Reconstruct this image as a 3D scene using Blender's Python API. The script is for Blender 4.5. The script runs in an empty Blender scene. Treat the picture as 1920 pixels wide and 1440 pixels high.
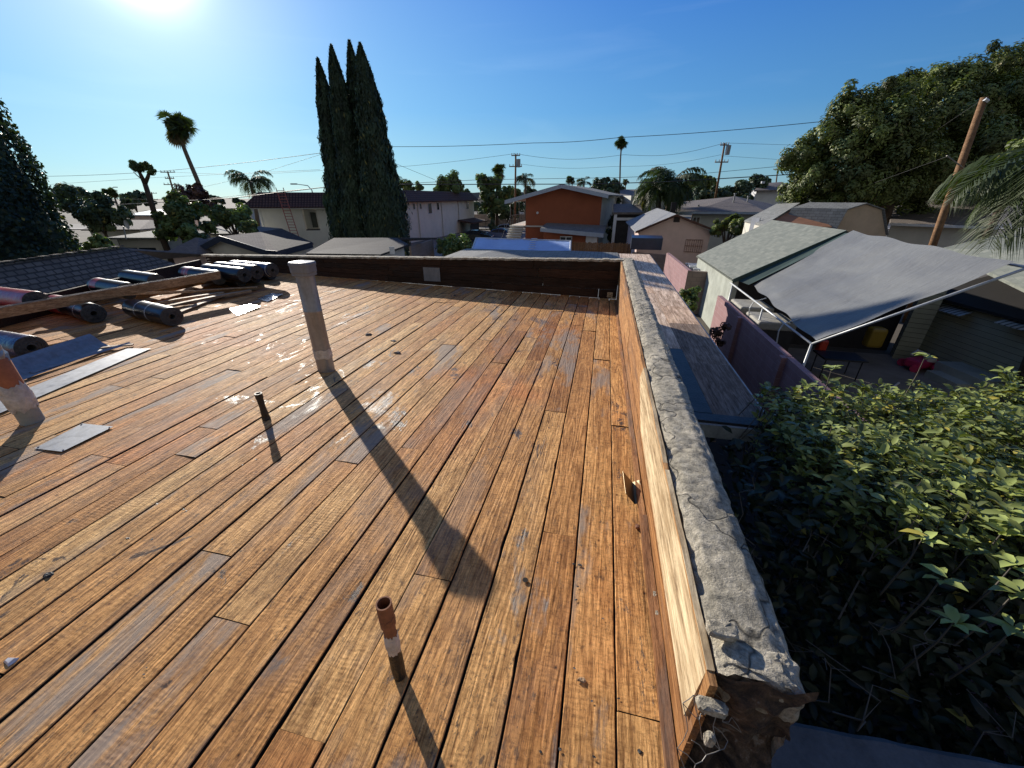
import bpy, math, random
import numpy as np
from mathutils import Vector, Matrix, noise
random.seed(7); rng = np.random.default_rng(7)
C = bpy.context.scene.collection
# ------------------------------------------------------------------ camera
F = 721.0; PITCH = math.radians(25.9); YAW = math.radians(12.7); EYE = 1.6
GZ = -3.7                                        # street level (the deck is z = 0)
cd = bpy.data.cameras.new('camera'); cam = bpy.data.objects.new('camera', cd); C.objects.link(cam)
cd.sensor_width = 36; cd.lens = 36 * F / 1920; cd.clip_end = 4000; cd.clip_start = .05
cam.location = (0, 0, EYE); cam.rotation_euler = (math.pi / 2 - PITCH, 0, YAW)
bpy.context.scene.camera = cam
SP, CP, SA, CA = math.sin(PITCH), math.cos(PITCH), math.sin(YAW), math.cos(YAW)
def ray(x, y):
    u = (x - 960) / F; v = (y - 720) / F
    fw = CP - v * SP
    return (u * CA - fw * SA, u * SA + fw * CA, -(SP + v * CP), fw)
def PZ(x, y, z):
    r = ray(x, y); t = (z - EYE) / r[2]; return Vector((r[0] * t, r[1] * t, z))
def PD(x, y, D):
    r = ray(x, y); t = D / r[3]; return Vector((r[0] * t, r[1] * t, EYE + r[2] * t))
def proj(P):
    lat = P[0] * CA + P[1] * SA; fw = -P[0] * SA + P[1] * CA; Z = EYE - P[2]
    t = fw * CP + Z * SP
    return 960 + F * lat / t, 720 + F * (Z * CP - fw * SP) / t
def fz(x, y):
    return -.018 * max(y, 0) - .0037 * x * max(y, 0)
def PF(x, y, h=0):
    z = 0
    for _ in range(12):
        P = PZ(x, y, z + h); z = fz(P.x, P.y)
    return Vector((P.x, P.y, z))
def ztop(P, ytop):
    z = P[2]
    for _ in range(400):
        z += .01
        if proj((P[0], P[1], z))[1] < ytop: break
    return z
# ------------------------------------------------------------------ materials
def N(nt, t, **kw):
    n = nt.nodes.new(t)
    for k, v in kw.items():
        if k.startswith('i_'):
            n.inputs[k[2:].replace('_', ' ')].default_value = v
        else: setattr(n, k, v)
    return n
def newmat(name):
    m = bpy.data.materials.new(name); m.use_nodes = True
    nt = m.node_tree; b = nt.nodes['Principled BSDF']
    return m, nt, b
def ramp(nt, fac, stops):
    r = nt.nodes.new('ShaderNodeValToRGB'); e = r.color_ramp.elements
    while len(e) < len(stops): e.new(.5)
    for k, (p_, c) in enumerate(stops):
        e[k].position = p_; e[k].color = (*c, 1) if len(c) == 3 else c
    nt.links.new(fac, r.inputs[0]); return r.outputs[0]
def mix(nt, fac, a, b, mode='MIX'):
    m = nt.nodes.new('ShaderNodeMix'); m.data_type = 'RGBA'; m.blend_type = mode
    for s, v in ((m.inputs[0], fac), (m.inputs[6], a), (m.inputs[7], b)):
        if hasattr(v, 'links') or isinstance(v, bpy.types.NodeSocket): nt.links.new(v, s)
        elif isinstance(v, (int, float)): s.default_value = v
        else: s.default_value = (*v, 1)
    return m.outputs[2]
def math_(nt, op, a, b=0.0):
    m = nt.nodes.new('ShaderNodeMath'); m.operation = op
    for s, v in ((m.inputs[0], a), (m.inputs[1], b)):
        if isinstance(v, bpy.types.NodeSocket): nt.links.new(v, s)
        else: s.default_value = v
    return m.outputs[0]
def coord(nt, scale=(1, 1, 1), kind='Object'):
    t = nt.nodes.new('ShaderNodeTexCoord'); m = nt.nodes.new('ShaderNodeMapping')
    m.inputs['Scale'].default_value = scale; nt.links.new(t.outputs[kind], m.inputs[0]); return m.outputs[0]
def nz(nt, vec, scale, detail=6, rough=.6, dist=0):
    n = N(nt, 'ShaderNodeTexNoise'); n.inputs['Scale'].default_value = scale; n.inputs['Detail'].default_value = detail
    n.inputs['Roughness'].default_value = rough; n.inputs['Distortion'].default_value = dist
    nt.links.new(vec, n.inputs['Vector']); return n.outputs[0]
def bump(nt, b, h, strength=.5, dist=.01, prev=None):
    n = N(nt, 'ShaderNodeBump'); n.inputs['Strength'].default_value = strength; n.inputs['Distance'].default_value = dist
    nt.links.new(h, n.inputs['Height'])
    if prev is not None: nt.links.new(prev, n.inputs['Normal'])
    nt.links.new(n.outputs[0], b.inputs['Normal']); return n.outputs[0]
M = {}
def plain(name, col, rough=.7, metal=0, ns=3, amt=.35, bs=0, bd=.01, scale=(1, 1, 1), fine=40, spec=None):
    """a base colour broken up by two noises (dirt, grain) and an optional bump"""
    m, nt, b = newmat(name); v = coord(nt, scale)
    a = nz(nt, v, ns, 8, .65); f = nz(nt, v, fine, 4, .6)
    s = ramp(nt, a, [(.28, tuple(c * (1 - amt) for c in col)), (.55, col), (.78, tuple(min(1, c * (1 + amt * .6)) for c in col))])
    g = ramp(nt, f, [(.3, (1 - amt * .5,) * 3), (.7, (1, 1, 1))])
    nt.links.new(mix(nt, 1.0, s, g, 'MULTIPLY'), b.inputs['Base Color'])
    b.inputs['Roughness'].default_value = rough; b.inputs['Metallic'].default_value = metal
    if spec is not None: b.inputs['Specular IOR Level'].default_value = spec
    if bs: bump(nt, b, f, bs, bd)
    M[name] = m; return m
def bricks(name, col, c2, mortar, bw, bh, ms=.01, rough=.85, bs=.5, bd=.01, off=.5, ns=2, noise_amt=.3, streak=None):
    m, nt, b = newmat(name); v = coord(nt, (1, 1, 1), 'UV')
    t = N(nt, 'ShaderNodeTexBrick'); t.offset = off
    for k, c in (('Color1', col), ('Color2', c2), ('Mortar', mortar)): t.inputs[k].default_value = (*c, 1)
    t.inputs['Scale'].default_value = 1; t.inputs['Mortar Size'].default_value = ms; t.inputs['Brick Width'].default_value = bw; t.inputs['Row Height'].default_value = bh
    t.inputs['Mortar Smooth'].default_value = .3
    nt.links.new(v, t.inputs['Vector'])
    a = nz(nt, v, ns, 8, .7); f = nz(nt, v, 60, 3)
    g = ramp(nt, a, [(.25, (1 - noise_amt,) * 3), (.75, (1.0, 1.0, 1.0))]); g2 = ramp(nt, f, [(.3, (.8,) * 3), (.7, (1, 1, 1))])
    c = mix(nt, 1.0, t.outputs[0], g, 'MULTIPLY'); c = mix(nt, 1.0, c, g2, 'MULTIPLY')
    nt.links.new(c, b.inputs['Base Color']); b.inputs['Roughness'].default_value = rough
    inv = math_(nt, 'SUBTRACT', 1.0, t.outputs[1]); h = math_(nt, 'ADD', inv, math_(nt, 'MULTIPLY', f, .3))
    bump(nt, b, h, bs, bd); M[name] = m; return m
def leafmat(name, col, var=.5, rough=.55, trans=.25, yellow=(.30, .26, .06), yamt=.06, spec=.4):
    m, nt, b = newmat(name)
    at = N(nt, 'ShaderNodeAttribute', attribute_name='tint'); sep = N(nt, 'ShaderNodeSeparateColor'); nt.links.new(at.outputs['Color'], sep.inputs[0])
    dark = tuple(c * (1 - var) for c in col); lite = tuple(min(1, c * (1 + var)) for c in col)
    c = ramp(nt, sep.outputs[0], [(0, dark), (.5, col), (1, lite)])
    y = ramp(nt, sep.outputs[1], [(1 - yamt - .02, (0, 0, 0)), (1 - yamt, (1, 1, 1))])
    c = mix(nt, y, c, yellow)
    nt.links.new(c, b.inputs['Base Color']); b.inputs['Roughness'].default_value = rough; b.inputs['Specular IOR Level'].default_value = spec
    tr = N(nt, 'ShaderNodeBsdfTranslucent'); ms = N(nt, 'ShaderNodeMixShader'); ms.inputs[0].default_value = trans
    c2 = mix(nt, 1.0, c, (1.3, 1.5, .5), 'MULTIPLY'); nt.links.new(c2, tr.inputs['Color'])
    nt.links.new(b.outputs[0], ms.inputs[1]); nt.links.new(tr.outputs[0], ms.inputs[2])
    nt.links.new(ms.outputs[0], nt.nodes['Material Output'].inputs[0]); M[name] = m; return m
def woodmat(name, c1, c2, c3, grey, greyamt, along=1, gscale=1.0, rough=.72, patches=True, bs=.7, saw=True):
    """sawn boards: attribute 'tint' = (tone, offset, weathering) of each board"""
    m, nt, b = newmat(name)
    at = N(nt, 'ShaderNodeAttribute', attribute_name='tint'); sep = N(nt, 'ShaderNodeSeparateColor'); nt.links.new(at.outputs['Color'], sep.inputs[0])
    tc = N(nt, 'ShaderNodeTexCoord'); off = N(nt, 'ShaderNodeCombineXYZ')
    nt.links.new(math_(nt, 'MULTIPLY', sep.outputs[1], 37.0), off.inputs[0]); nt.links.new(math_(nt, 'MULTIPLY', sep.outputs[1], 91.0), off.inputs[1])
    ad = N(nt, 'ShaderNodeVectorMath', operation='ADD'); nt.links.new(tc.outputs['Object'], ad.inputs[0]); nt.links.new(off.outputs[0], ad.inputs[1])
    def mp(sc):
        q = N(nt, 'ShaderNodeMapping'); q.inputs['Scale'].default_value = sc; nt.links.new(ad.outputs[0], q.inputs[0]); return q.outputs[0]
    sl_ = (1, .055, 1) if along != 0 else (.055, 1, 1)
    lo = nz(nt, mp(sl_), 6.5 * gscale, 3, .5, .3)
    sn = math_(nt, 'SINE', math_(nt, 'MULTIPLY', lo, 75.0)); w1 = math_(nt, 'ADD', math_(nt, 'MULTIPLY', sn, .5), .5)
    g = nz(nt, mp((1, .07, 1) if along != 0 else (.07, 1, 1)), 130 * gscale, 5, .8, .3)
    big = nz(nt, mp((1, .3, 1) if along != 0 else (.3, 1, 1)), 7, 8, .7, .5)
    base = ramp(nt, sep.outputs[0], [(0, c1), (.5, c2), (1, c3)])
    wv = ramp(nt, w1, [(0, (.62, .54, .46)), (.5, (1.0, .99, .97)), (1, (1.14, 1.14, 1.12))])
    gv = ramp(nt, g, [(.36, (.26, .20, .16)), (.48, (.84, .8, .76)), (.6, (1.18, 1.18, 1.18))])
    bv = ramp(nt, big, [(.3, (.6, .54, .48)), (.55, (1.02, 1, .98)), (.75, (1.2, 1.17, 1.1))])
    c = mix(nt, .6, base, wv, 'MULTIPLY'); c = mix(nt, .85, c, gv, 'MULTIPLY'); c = mix(nt, 1.0, c, bv, 'MULTIPLY')
    cr_ = nz(nt, mp((.35, 1, 1)), 75, 4, .7, .4)
    c = mix(nt, .55 if patches else .1, c, ramp(nt, cr_, [(.36, (.45, .40, .36)), (.5, (1, 1, 1)), (.66, (1.18, 1.18, 1.15))]), 'MULTIPLY')
    if patches:
        dots = N(nt, 'ShaderNodeTexVoronoi'); dots.inputs['Scale'].default_value = 9; nt.links.new(coord(nt), dots.inputs['Vector'])
        dm = ramp(nt, dots.outputs['Distance'], [(.028, (.12, .10, .09)), (.05, (.6, .52, .45)), (.11, (1, 1, 1))]); c = mix(nt, 1.0, c, dm, 'MULTIPLY')
    obj = coord(nt)
    red = ramp(nt, nz(nt, obj, .55, 5, .6, .5), [(.50, (0, 0, 0)), (.66, (1, 1, 1))])
    c = mix(nt, math_(nt, 'MULTIPLY', red, .5 if patches else .0), c, mix(nt, 1.0, c, (1.05, .68, .6), 'MULTIPLY'))
    # tar stains: dark flecks and grey smears stuck on the wood
    fl = ramp(nt, nz(nt, mp((1, .45, 1)), 38, 5, .75), [(.57, (0, 0, 0)), (.63, (1, 1, 1))])
    area = ramp(nt, nz(nt, obj, 2.3, 6, .7), [(.38, (.12, .12, .12)), (.60, (1, 1, 1))])
    sp_ = ramp(nt, nz(nt, mp((1, .6, 1)), 130, 3, .7), [(.60, (0, 0, 0)), (.66, (1, 1, 1))])
    fl = math_(nt, 'MULTIPLY', math_(nt, 'MAXIMUM', fl, sp_), area)
    c = mix(nt, math_(nt, 'MULTIPLY', fl, .75 if patches else .2), c, (.035, .033, .032))
    wz = math_(nt, 'MULTIPLY', ramp(nt, nz(nt, mp((1, .3, 1)), 3.2, 6, .65, .3), [(.5, (0, 0, 0)), (.6, (1, 1, 1))]), math_(nt, 'MULTIPLY', sep.outputs[2], greyamt))
    c = mix(nt, wz, c, grey)
    rr = ramp(nt, g, [(.3, (rough + .12,) * 3), (.7, (rough - .1,) * 3)])
    if patches:
        pn = nz(nt, coord(nt, (1, .45, 1)), 1.6, 7, .68, .6); pm = ramp(nt, pn, [(.61, (0, 0, 0)), (.65, (1, 1, 1))])
        pf = ramp(nt, nz(nt, mp((1, .2, 1)), 40, 4, .6), [(.38, (.15, .15, .15)), (.6, (1, 1, 1))])
        pm = math_(nt, 'MULTIPLY', pm, pf)
        c = mix(nt, math_(nt, 'MULTIPLY', pm, .8), c, (.13, .125, .12))
        rr = mix(nt, pm, rr, (.33, .33, .33))
        bn = ramp(nt, nz(nt, coord(nt, (1, .55, 1)), 2.7, 9, .75, .9), [(.605, (0, 0, 0)), (.63, (1, 1, 1))]); c = mix(nt, math_(nt, 'MULTIPLY', bn, .85), c, (.035, .034, .036)); rr = mix(nt, bn, rr, (.38, .38, .38))
    nt.links.new(c, b.inputs['Base Color']); nt.links.new(rr, b.inputs['Roughness'])
    b.inputs['Specular IOR Level'].default_value = .22
    h = math_(nt, 'ADD', math_(nt, 'MULTIPLY', w1, .4), g)
    nn = bump(nt, b, h, bs, .006)
    if saw:
        sw = N(nt, 'ShaderNodeTexWave', wave_type='BANDS', bands_direction='Y'); sw.inputs['Scale'].default_value = 17; sw.inputs['Distortion'].default_value = 6; sw.inputs['Detail'].default_value = 2
        nt.links.new(mp((1.0, 1, 1)), sw.inputs['Vector'])
        hs = math_(nt, 'MULTIPLY', sw.outputs[1], ramp(nt, nz(nt, mp((1, .4, 1)), 4, 3), [(.5, (0, 0, 0)), (.65, (1, 1, 1))])); nn = bump(nt, b, hs, .22, .003, nn)
    bump(nt, b, nz(nt, obj, 30, 5), .25, .006, nn)
    M[name] = m; return m
woodmat('deck_wood', (.46, .205, .062), (.72, .385, .135), (.86, .54, .22), (.30, .26, .22), .75)
woodmat('old_wood', (.22, .10, .045), (.42, .21, .08), (.55, .31, .13), (.10, .09, .085), .6, patches=False, saw=False, rough=.7)
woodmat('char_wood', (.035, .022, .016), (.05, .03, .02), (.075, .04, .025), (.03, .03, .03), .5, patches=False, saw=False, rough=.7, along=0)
woodmat('lumber', (.42, .30, .19), (.52, .39, .26), (.58, .46, .33), (.30, .28, .25), .4, patches=False, saw=False, rough=.6)
woodmat('fresh_ply', (.66, .53, .33), (.70, .58, .38), (.74, .63, .43), (.55, .47, .33), .3, patches=False, saw=False, rough=.65, gscale=.45, bs=.25)
woodmat('osb_ply', (.74, .50, .33), (.84, .64, .48), (.88, .72, .58), (.30, .25, .20), .4, patches=False, saw=False, rough=.7, gscale=.4, bs=.2)
woodmat('shaded_ply', (.20, .15, .12), (.30, .23, .18), (.36, .28, .22), (.15, .14, .13), .5, patches=False, saw=False, rough=.7, gscale=.5, bs=.2)  # dark copy of the eave plywood, its shade put into the colour
woodmat('pole_wood', (.20, .11, .06), (.30, .18, .10), (.34, .2, .11), (.16, .14, .12), .4, patches=False, saw=False, rough=.8)
def concrete():
    m, nt, b = newmat('concrete'); v = coord(nt)
    a = nz(nt, v, 4, 9, .7); f = nz(nt, v, 28, 8, .75); g = nz(nt, v, 160, 3, .6)
    c = ramp(nt, f, [(.26, (.10, .092, .075)), (.38, (.29, .265, .215)), (.52, (.53, .48, .385)), (.70, (.80, .73, .61))])
    c2 = ramp(nt, a, [(.3, (.5, .5, .48)), (.5, (.92, .9, .85)), (.7, (1.15, 1.12, 1.05))])
    c = mix(nt, 1.0, c, c2, 'MULTIPLY')
    sp = ramp(nt, g, [(.3, (.5, .5, .5)), (.5, (1, 1, 1))]); c = mix(nt, .7, c, sp, 'MULTIPLY')
    vo = N(nt, 'ShaderNodeTexVoronoi', feature='DISTANCE_TO_EDGE'); vo.inputs['Scale'].default_value = 1.6
    wv = N(nt, 'ShaderNodeVectorMath', operation='ADD'); nt.links.new(v, wv.inputs[0])
    n3 = N(nt, 'ShaderNodeTexNoise'); n3.inputs['Scale'].default_value = 6; nt.links.new(v, n3.inputs['Vector'])
    sc = N(nt, 'ShaderNodeVectorMath', operation='SCALE'); sc.inputs['Scale'].default_value = .35; nt.links.new(n3.outputs['Color'], sc.inputs[0]); nt.links.new(sc.outputs[0], wv.inputs[1])
    nt.links.new(wv.outputs[0], vo.inputs['Vector'])
    ck = ramp(nt, vo.outputs[0], [(.0, (0, 0, 0)), (.012, (1, 1, 1))]); c = mix(nt, .8, c, ck, 'MULTIPLY')
    nt.links.new(c, b.inputs['Base Color']); b.inputs['Roughness'].default_value = .92
    h = math_(nt, 'ADD', math_(nt, 'MULTIPLY', f, 1.2), math_(nt, 'ADD', math_(nt, 'MULTIPLY', g, .35), math_(nt, 'MULTIPLY', ck, .4)))
    bump(nt, b, h, 1.0, .012); M['concrete'] = m
concrete()
def galv(name, col, rough, drip=True):
    m, nt, b = newmat(name); v = coord(nt)
    vo = N(nt, 'ShaderNodeTexVoronoi'); vo.inputs['Scale'].default_value = 45; nt.links.new(v, vo.inputs['Vector'])
    sp = ramp(nt, vo.outputs['Color'], [(.2, tuple(c * .9 for c in col)), (.8, col)])
    d = ramp(nt, nz(nt, coord(nt, (6, 6, 1)), 3, 7, .7), [(.3, (.72, .70, .67)), (.6, (1, 1, 1))])
    nt.links.new(mix(nt, 1.0, sp, d, 'MULTIPLY'), b.inputs['Base Color']); b.inputs['Metallic'].default_value = .85 if name == 'sheet' else (.45 if name == 'galv' else .35)
    nt.links.new(ramp(nt, nz(nt, v, 12, 6), [(.3, (rough - .08,) * 3), (.7, (rough + .15,) * 3)]), b.inputs['Roughness'])
    bump(nt, b, nz(nt, v, 9, 4), .12, .01); M[name] = m
galv('galv', (.33, .345, .37), .36); galv('sheet', (.72, .73, .75), .20); galv('sheet_dull', (.25, .275, .31), .5)
plain('white_tar', (.62, .61, .58), .6, ns=14, amt=.5, bs=.8, bd=.01)
plain('black_tar', (.022, .021, .02), .5, ns=9, amt=.4, bs=.9, bd=.01)
plain('felt_shade_dark', (.012, .010, .009), .9)  # near-black: roof felt, and shade painted into gaps, openings and the eave roof
plain('bronze', (.22, .17, .10), .4, metal=.7)
plain('rust', (.30, .13, .065), .8, ns=11, amt=.55, bs=.6, bd=.004)
plain('rust_red', (.42, .15, .065), .7, ns=8, amt=.35, bs=.4, bd=.004)
plain('roll_plastic', (.012, .013, .020), .30, ns=6, amt=.5, bs=.25, bd=.01, fine=14, spec=.45)
plain('roll_blue', (.04, .045, .13), .25, ns=6, amt=.5, bs=.5, bd=.02, fine=14, spec=.8)
plain('roll_pink', (.45, .07, .09), .3, ns=6, amt=.5, bs=.4, bd=.02, fine=14, spec=.8)
plain('roll_end', (.07, .075, .075), .8, ns=20, amt=.6, bs=.6, bd=.01)
plain('band_grey', (.40, .42, .46), .4)
plain('cardboard', (.23, .14, .08), .8)
plain('label_white', (.6, .58, .6), .5)
plain('tar_plywood', (.045, .045, .05), .5, ns=4, amt=.7, bs=.6, bd=.01)
plain('fascia_white', (.42, .45, .44), .7, ns=5, amt=.35)
plain('stucco_house', (.34, .36, .33), .9, ns=3, amt=.25, bs=.5)
def darkstucco():
    m, nt, b = newmat('dark_stucco'); v = coord(nt); a = nz(nt, v, 11, 9, .75, .4); f = nz(nt, v, 60, 6, .7)
    c = ramp(nt, a, [(.3, (.018, .014, .012)), (.45, (.07, .05, .038)), (.56, (.20, .13, .08)), (.64, (.36, .33, .29)), (.8, (.5, .47, .42))])
    nt.links.new(mix(nt, .8, c, ramp(nt, f, [(.3, (.5,) * 3), (.6, (1,) * 3)]), 'MULTIPLY'), b.inputs['Base Color']); b.inputs['Roughness'].default_value = .95
    bump(nt, b, math_(nt, 'ADD', a, f), 1.0, .02); M['dark_stucco'] = m
darkstucco()
plain('slab_grey', (.125, .125, .125), .85, ns=4, amt=.4, bs=.4)
plain('stucco_white', (.84, .81, .71), .9, ns=.8, amt=.12, bs=.3)
plain('stucco_cream', (0.702, 0.661, 0.567), .9, ns=1, amt=.15)
plain('stucco_beige', (0.650, 0.637, 0.585), .9, ns=1, amt=.15)
plain('stucco_pink', (0.725, 0.551, 0.486), .9, ns=1.2, amt=.14)
plain('stucco_orange', (.38, .115, .055), .85, ns=.7, amt=.16)
plain('stucco_green', (0.450, 0.475, 0.413), .9, ns=1.8, amt=.3, bs=.4)
plain('wood_orange', (0.448, 0.210, 0.112), .8, ns=2, amt=.3, scale=(1, 1, 5))
plain('paint_white', (.75, .76, .78), .6, ns=2, amt=.12)
plain('paint_trim', (0.472, 0.567, 0.702), .6, ns=2, amt=.15)
plain('glass_dark', (.03, .035, .045), .12, ns=1, amt=.2, spec=.8)
plain('door_dark', (.05, .06, .055), .6)
plain('black_metal', (.02, .02, .022), .5)
plain('pipe_white', (.62, .64, .64), .45, metal=.2)
plain('ladder_red', (.50, .14, .10), .6)
plain('asphalt', (.11, .11, .115), .9, ns=.4, amt=.3, bs=.3)
plain('pave', (.36, .34, .32), .9, ns=.6, amt=.25)
plain('drive', (.22, .18, .16), .9, ns=.4, amt=.35)
plain('ground', (.13, .11, .085), .95, ns=.12, amt=.5)
plain('yard_conc', (.30, .26, .21), .9, ns=.9, amt=.4)
plain('soil', (.035, .030, .022), .95, ns=3, amt=.5)
plain('bark', (.12, .085, .06), .95, ns=6, amt=.5, bs=.8, bd=.03, scale=(1, 1, .3))
plain('palm_bark', (.20, .16, .12), .95, ns=6, amt=.5, bs=.8, bd=.03, scale=(1, 1, 4))
plain('twig', (.13, .115, .095), .9)
plain('wire', (.02, .02, .02), .6)
plain('steel_wire', (.35, .33, .30), .5, metal=.6)
plain('blue_tarp', (.42, .55, .85), .45, ns=2, amt=.12, bs=.5, bd=.03, fine=6)
plain('white_tarp', (.80, .84, .9), .5)
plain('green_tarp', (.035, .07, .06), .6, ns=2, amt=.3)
plain('car_blue', (.03, .07, .22), .25, spec=.8, amt=.1)
plain('car_silver', (.45, .50, .56), .3, metal=.4, amt=.1)
plain('car_black', (.015, .016, .018), .25, spec=.8, amt=.1)
plain('car_white', (.7, .7, .72), .3, amt=.1)
plain('tyre', (.02, .02, .02), .85)
plain('shed_face', (0.650, 0.501, 0.351), .85, ns=1.5, amt=.2)
plain('tan_cover', (.42, .40, .34), .75, ns=2.5, amt=.3, bs=.5, bd=.03, fine=8)
plain('pink_plastic', (.62, .04, .13), .4, amt=.2)
plain('yellow_plastic', (.35, .22, .02), .4, amt=.15)
plain('red_plastic', (.6, .05, .02), .4, amt=.15)
plain('white_plastic', (.75, .72, .70), .4, amt=.15)
plain('panel_blue', (.035, .05, .09), .3, amt=.3)
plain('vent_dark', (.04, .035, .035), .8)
plain('hill', (.20, .24, .28), 1)
plain('roof_plain', (.22, .19, .18), .9, ns=2, amt=.25)
bricks('shingle_dark', (.19, .165, .145), (.27, .235, .205), (.09, .078, .07), .30, .19, .03, bs=.9, bd=.05)
bricks('shingle_slate', (0.052, 0.055, 0.065), (0.078, 0.081, 0.094), (.02, .02, .024), .5, .15, .01, bs=.4)
bricks('shingle_grey', (0.238, 0.245, 0.238), (0.322, 0.329, 0.315), (.09, .09, .09), .3, .14, .008, bs=.3, noise_amt=.35)
bricks('shingle_brown', (0.225, 0.195, 0.180), (0.300, 0.255, 0.232), (.08, .07, .065), .3, .14, .008, bs=.3)
bricks('shingle_green', (.20, .22, .19), (.29, .305, .26), (.20, .225, .195), .26, .14, .006, bs=.2, ns=5, noise_amt=.3)
bricks('shingle_blue', (0.288, 0.300, 0.324), (0.360, 0.372, 0.384), (.16, .17, .18), .3, .14, .006, bs=.3)
bricks('tile_red', (.16, .085, .065), (.20, .11, .085), (.05, .02, .015), .28, .35, .05, off=0, bs=1, bd=.08)
bricks('block_pink', (.38, .21, .215), (.42, .245, .25), (.46, .32, .33), .42, .2, .008, bs=.4)
bricks('block_tan', (.36, .27, .22), (.40, .30, .25), (.25, .2, .17), .42, .2, .01, bs=.3)
bricks('siding_yellow', (.52, .51, .35), (.55, .54, .37), (.12, .12, .09), 9, .17, .008, off=0, bs=.7, bd=.015, ns=1)
bricks('siding_brown', (.13, .06, .045), (.15, .07, .05), (.04, .02, .015), 9, .2, .012, off=0, bs=.6)
bricks('fence_wood', (.22, .15, .10), (.29, .20, .135), (.05, .035, .025), .15, 9, .012, off=0, bs=.6)
bricks('corrugated', (.55, .55, .5), (.62, .62, .57), (.12, .12, .11), .16, 9, .03, off=0, bs=.9, bd=.03)
bricks('metal_door', (.45, .48, .52), (.48, .5, .54), (.3, .32, .35), 1.1, 2.4, .02, off=0, bs=.3)
leafmat('leaf_cypress', (0.038, 0.067, 0.038), .55, trans=.06, yamt=.0)
leafmat('leaf_ivy', (0.039, 0.062, 0.029), .6, trans=.12, yamt=.02)
leafmat('leaf_big', (0.149, 0.180, 0.050), .55, trans=.12, yamt=.03, yellow=(.20, .17, .06))
leafmat('leaf_dark', (0.078, 0.114, 0.057), .5, trans=.12, yamt=.02)
leafmat('leaf_mid', (0.138, 0.196, 0.069), .55, trans=.25, yamt=.06)
leafmat('leaf_light', (0.156, 0.195, 0.065), .5, trans=.35, yamt=.1)
leafmat('leaf_hedge', (.215, .25, .068), .75, rough=.36, trans=.12, yamt=.03, spec=.5, yellow=(.42, .36, .06))
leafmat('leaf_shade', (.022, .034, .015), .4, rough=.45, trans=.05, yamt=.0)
leafmat('frond', (.055, .08, .022), .5, trans=.22, yamt=.05, yellow=(.28, .24, .10))
leafmat('frond_dry', (.16, .125, .075), .4, trans=.1, yamt=.3, yellow=(.25, .22, .1))
leafmat('brown_ivy', (.10, .055, .04), .5, trans=.1, yamt=.0)
def tarpmat():
    m, nt, b = newmat('grey_tarp'); v = coord(nt, (1, 1, 1), 'UV')
    a = nz(nt, coord(nt, (1, .25, 1)), 1.5, 6, .6, .5); f = nz(nt, coord(nt, (.4, 3, 1)), 3, 5, .6, 1)
    c = ramp(nt, a, [(.3, (.125, .13, .135)), (.7, (.185, .19, .185))])
    nt.links.new(mix(nt, .6, c, ramp(nt, f, [(.3, (.75,) * 3), (.6, (1,) * 3)]), 'MULTIPLY'), b.inputs['Base Color'])
    b.inputs['Roughness'].default_value = .55
    bump(nt, b, f, .5, .05); M['grey_tarp'] = m
tarpmat()
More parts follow.
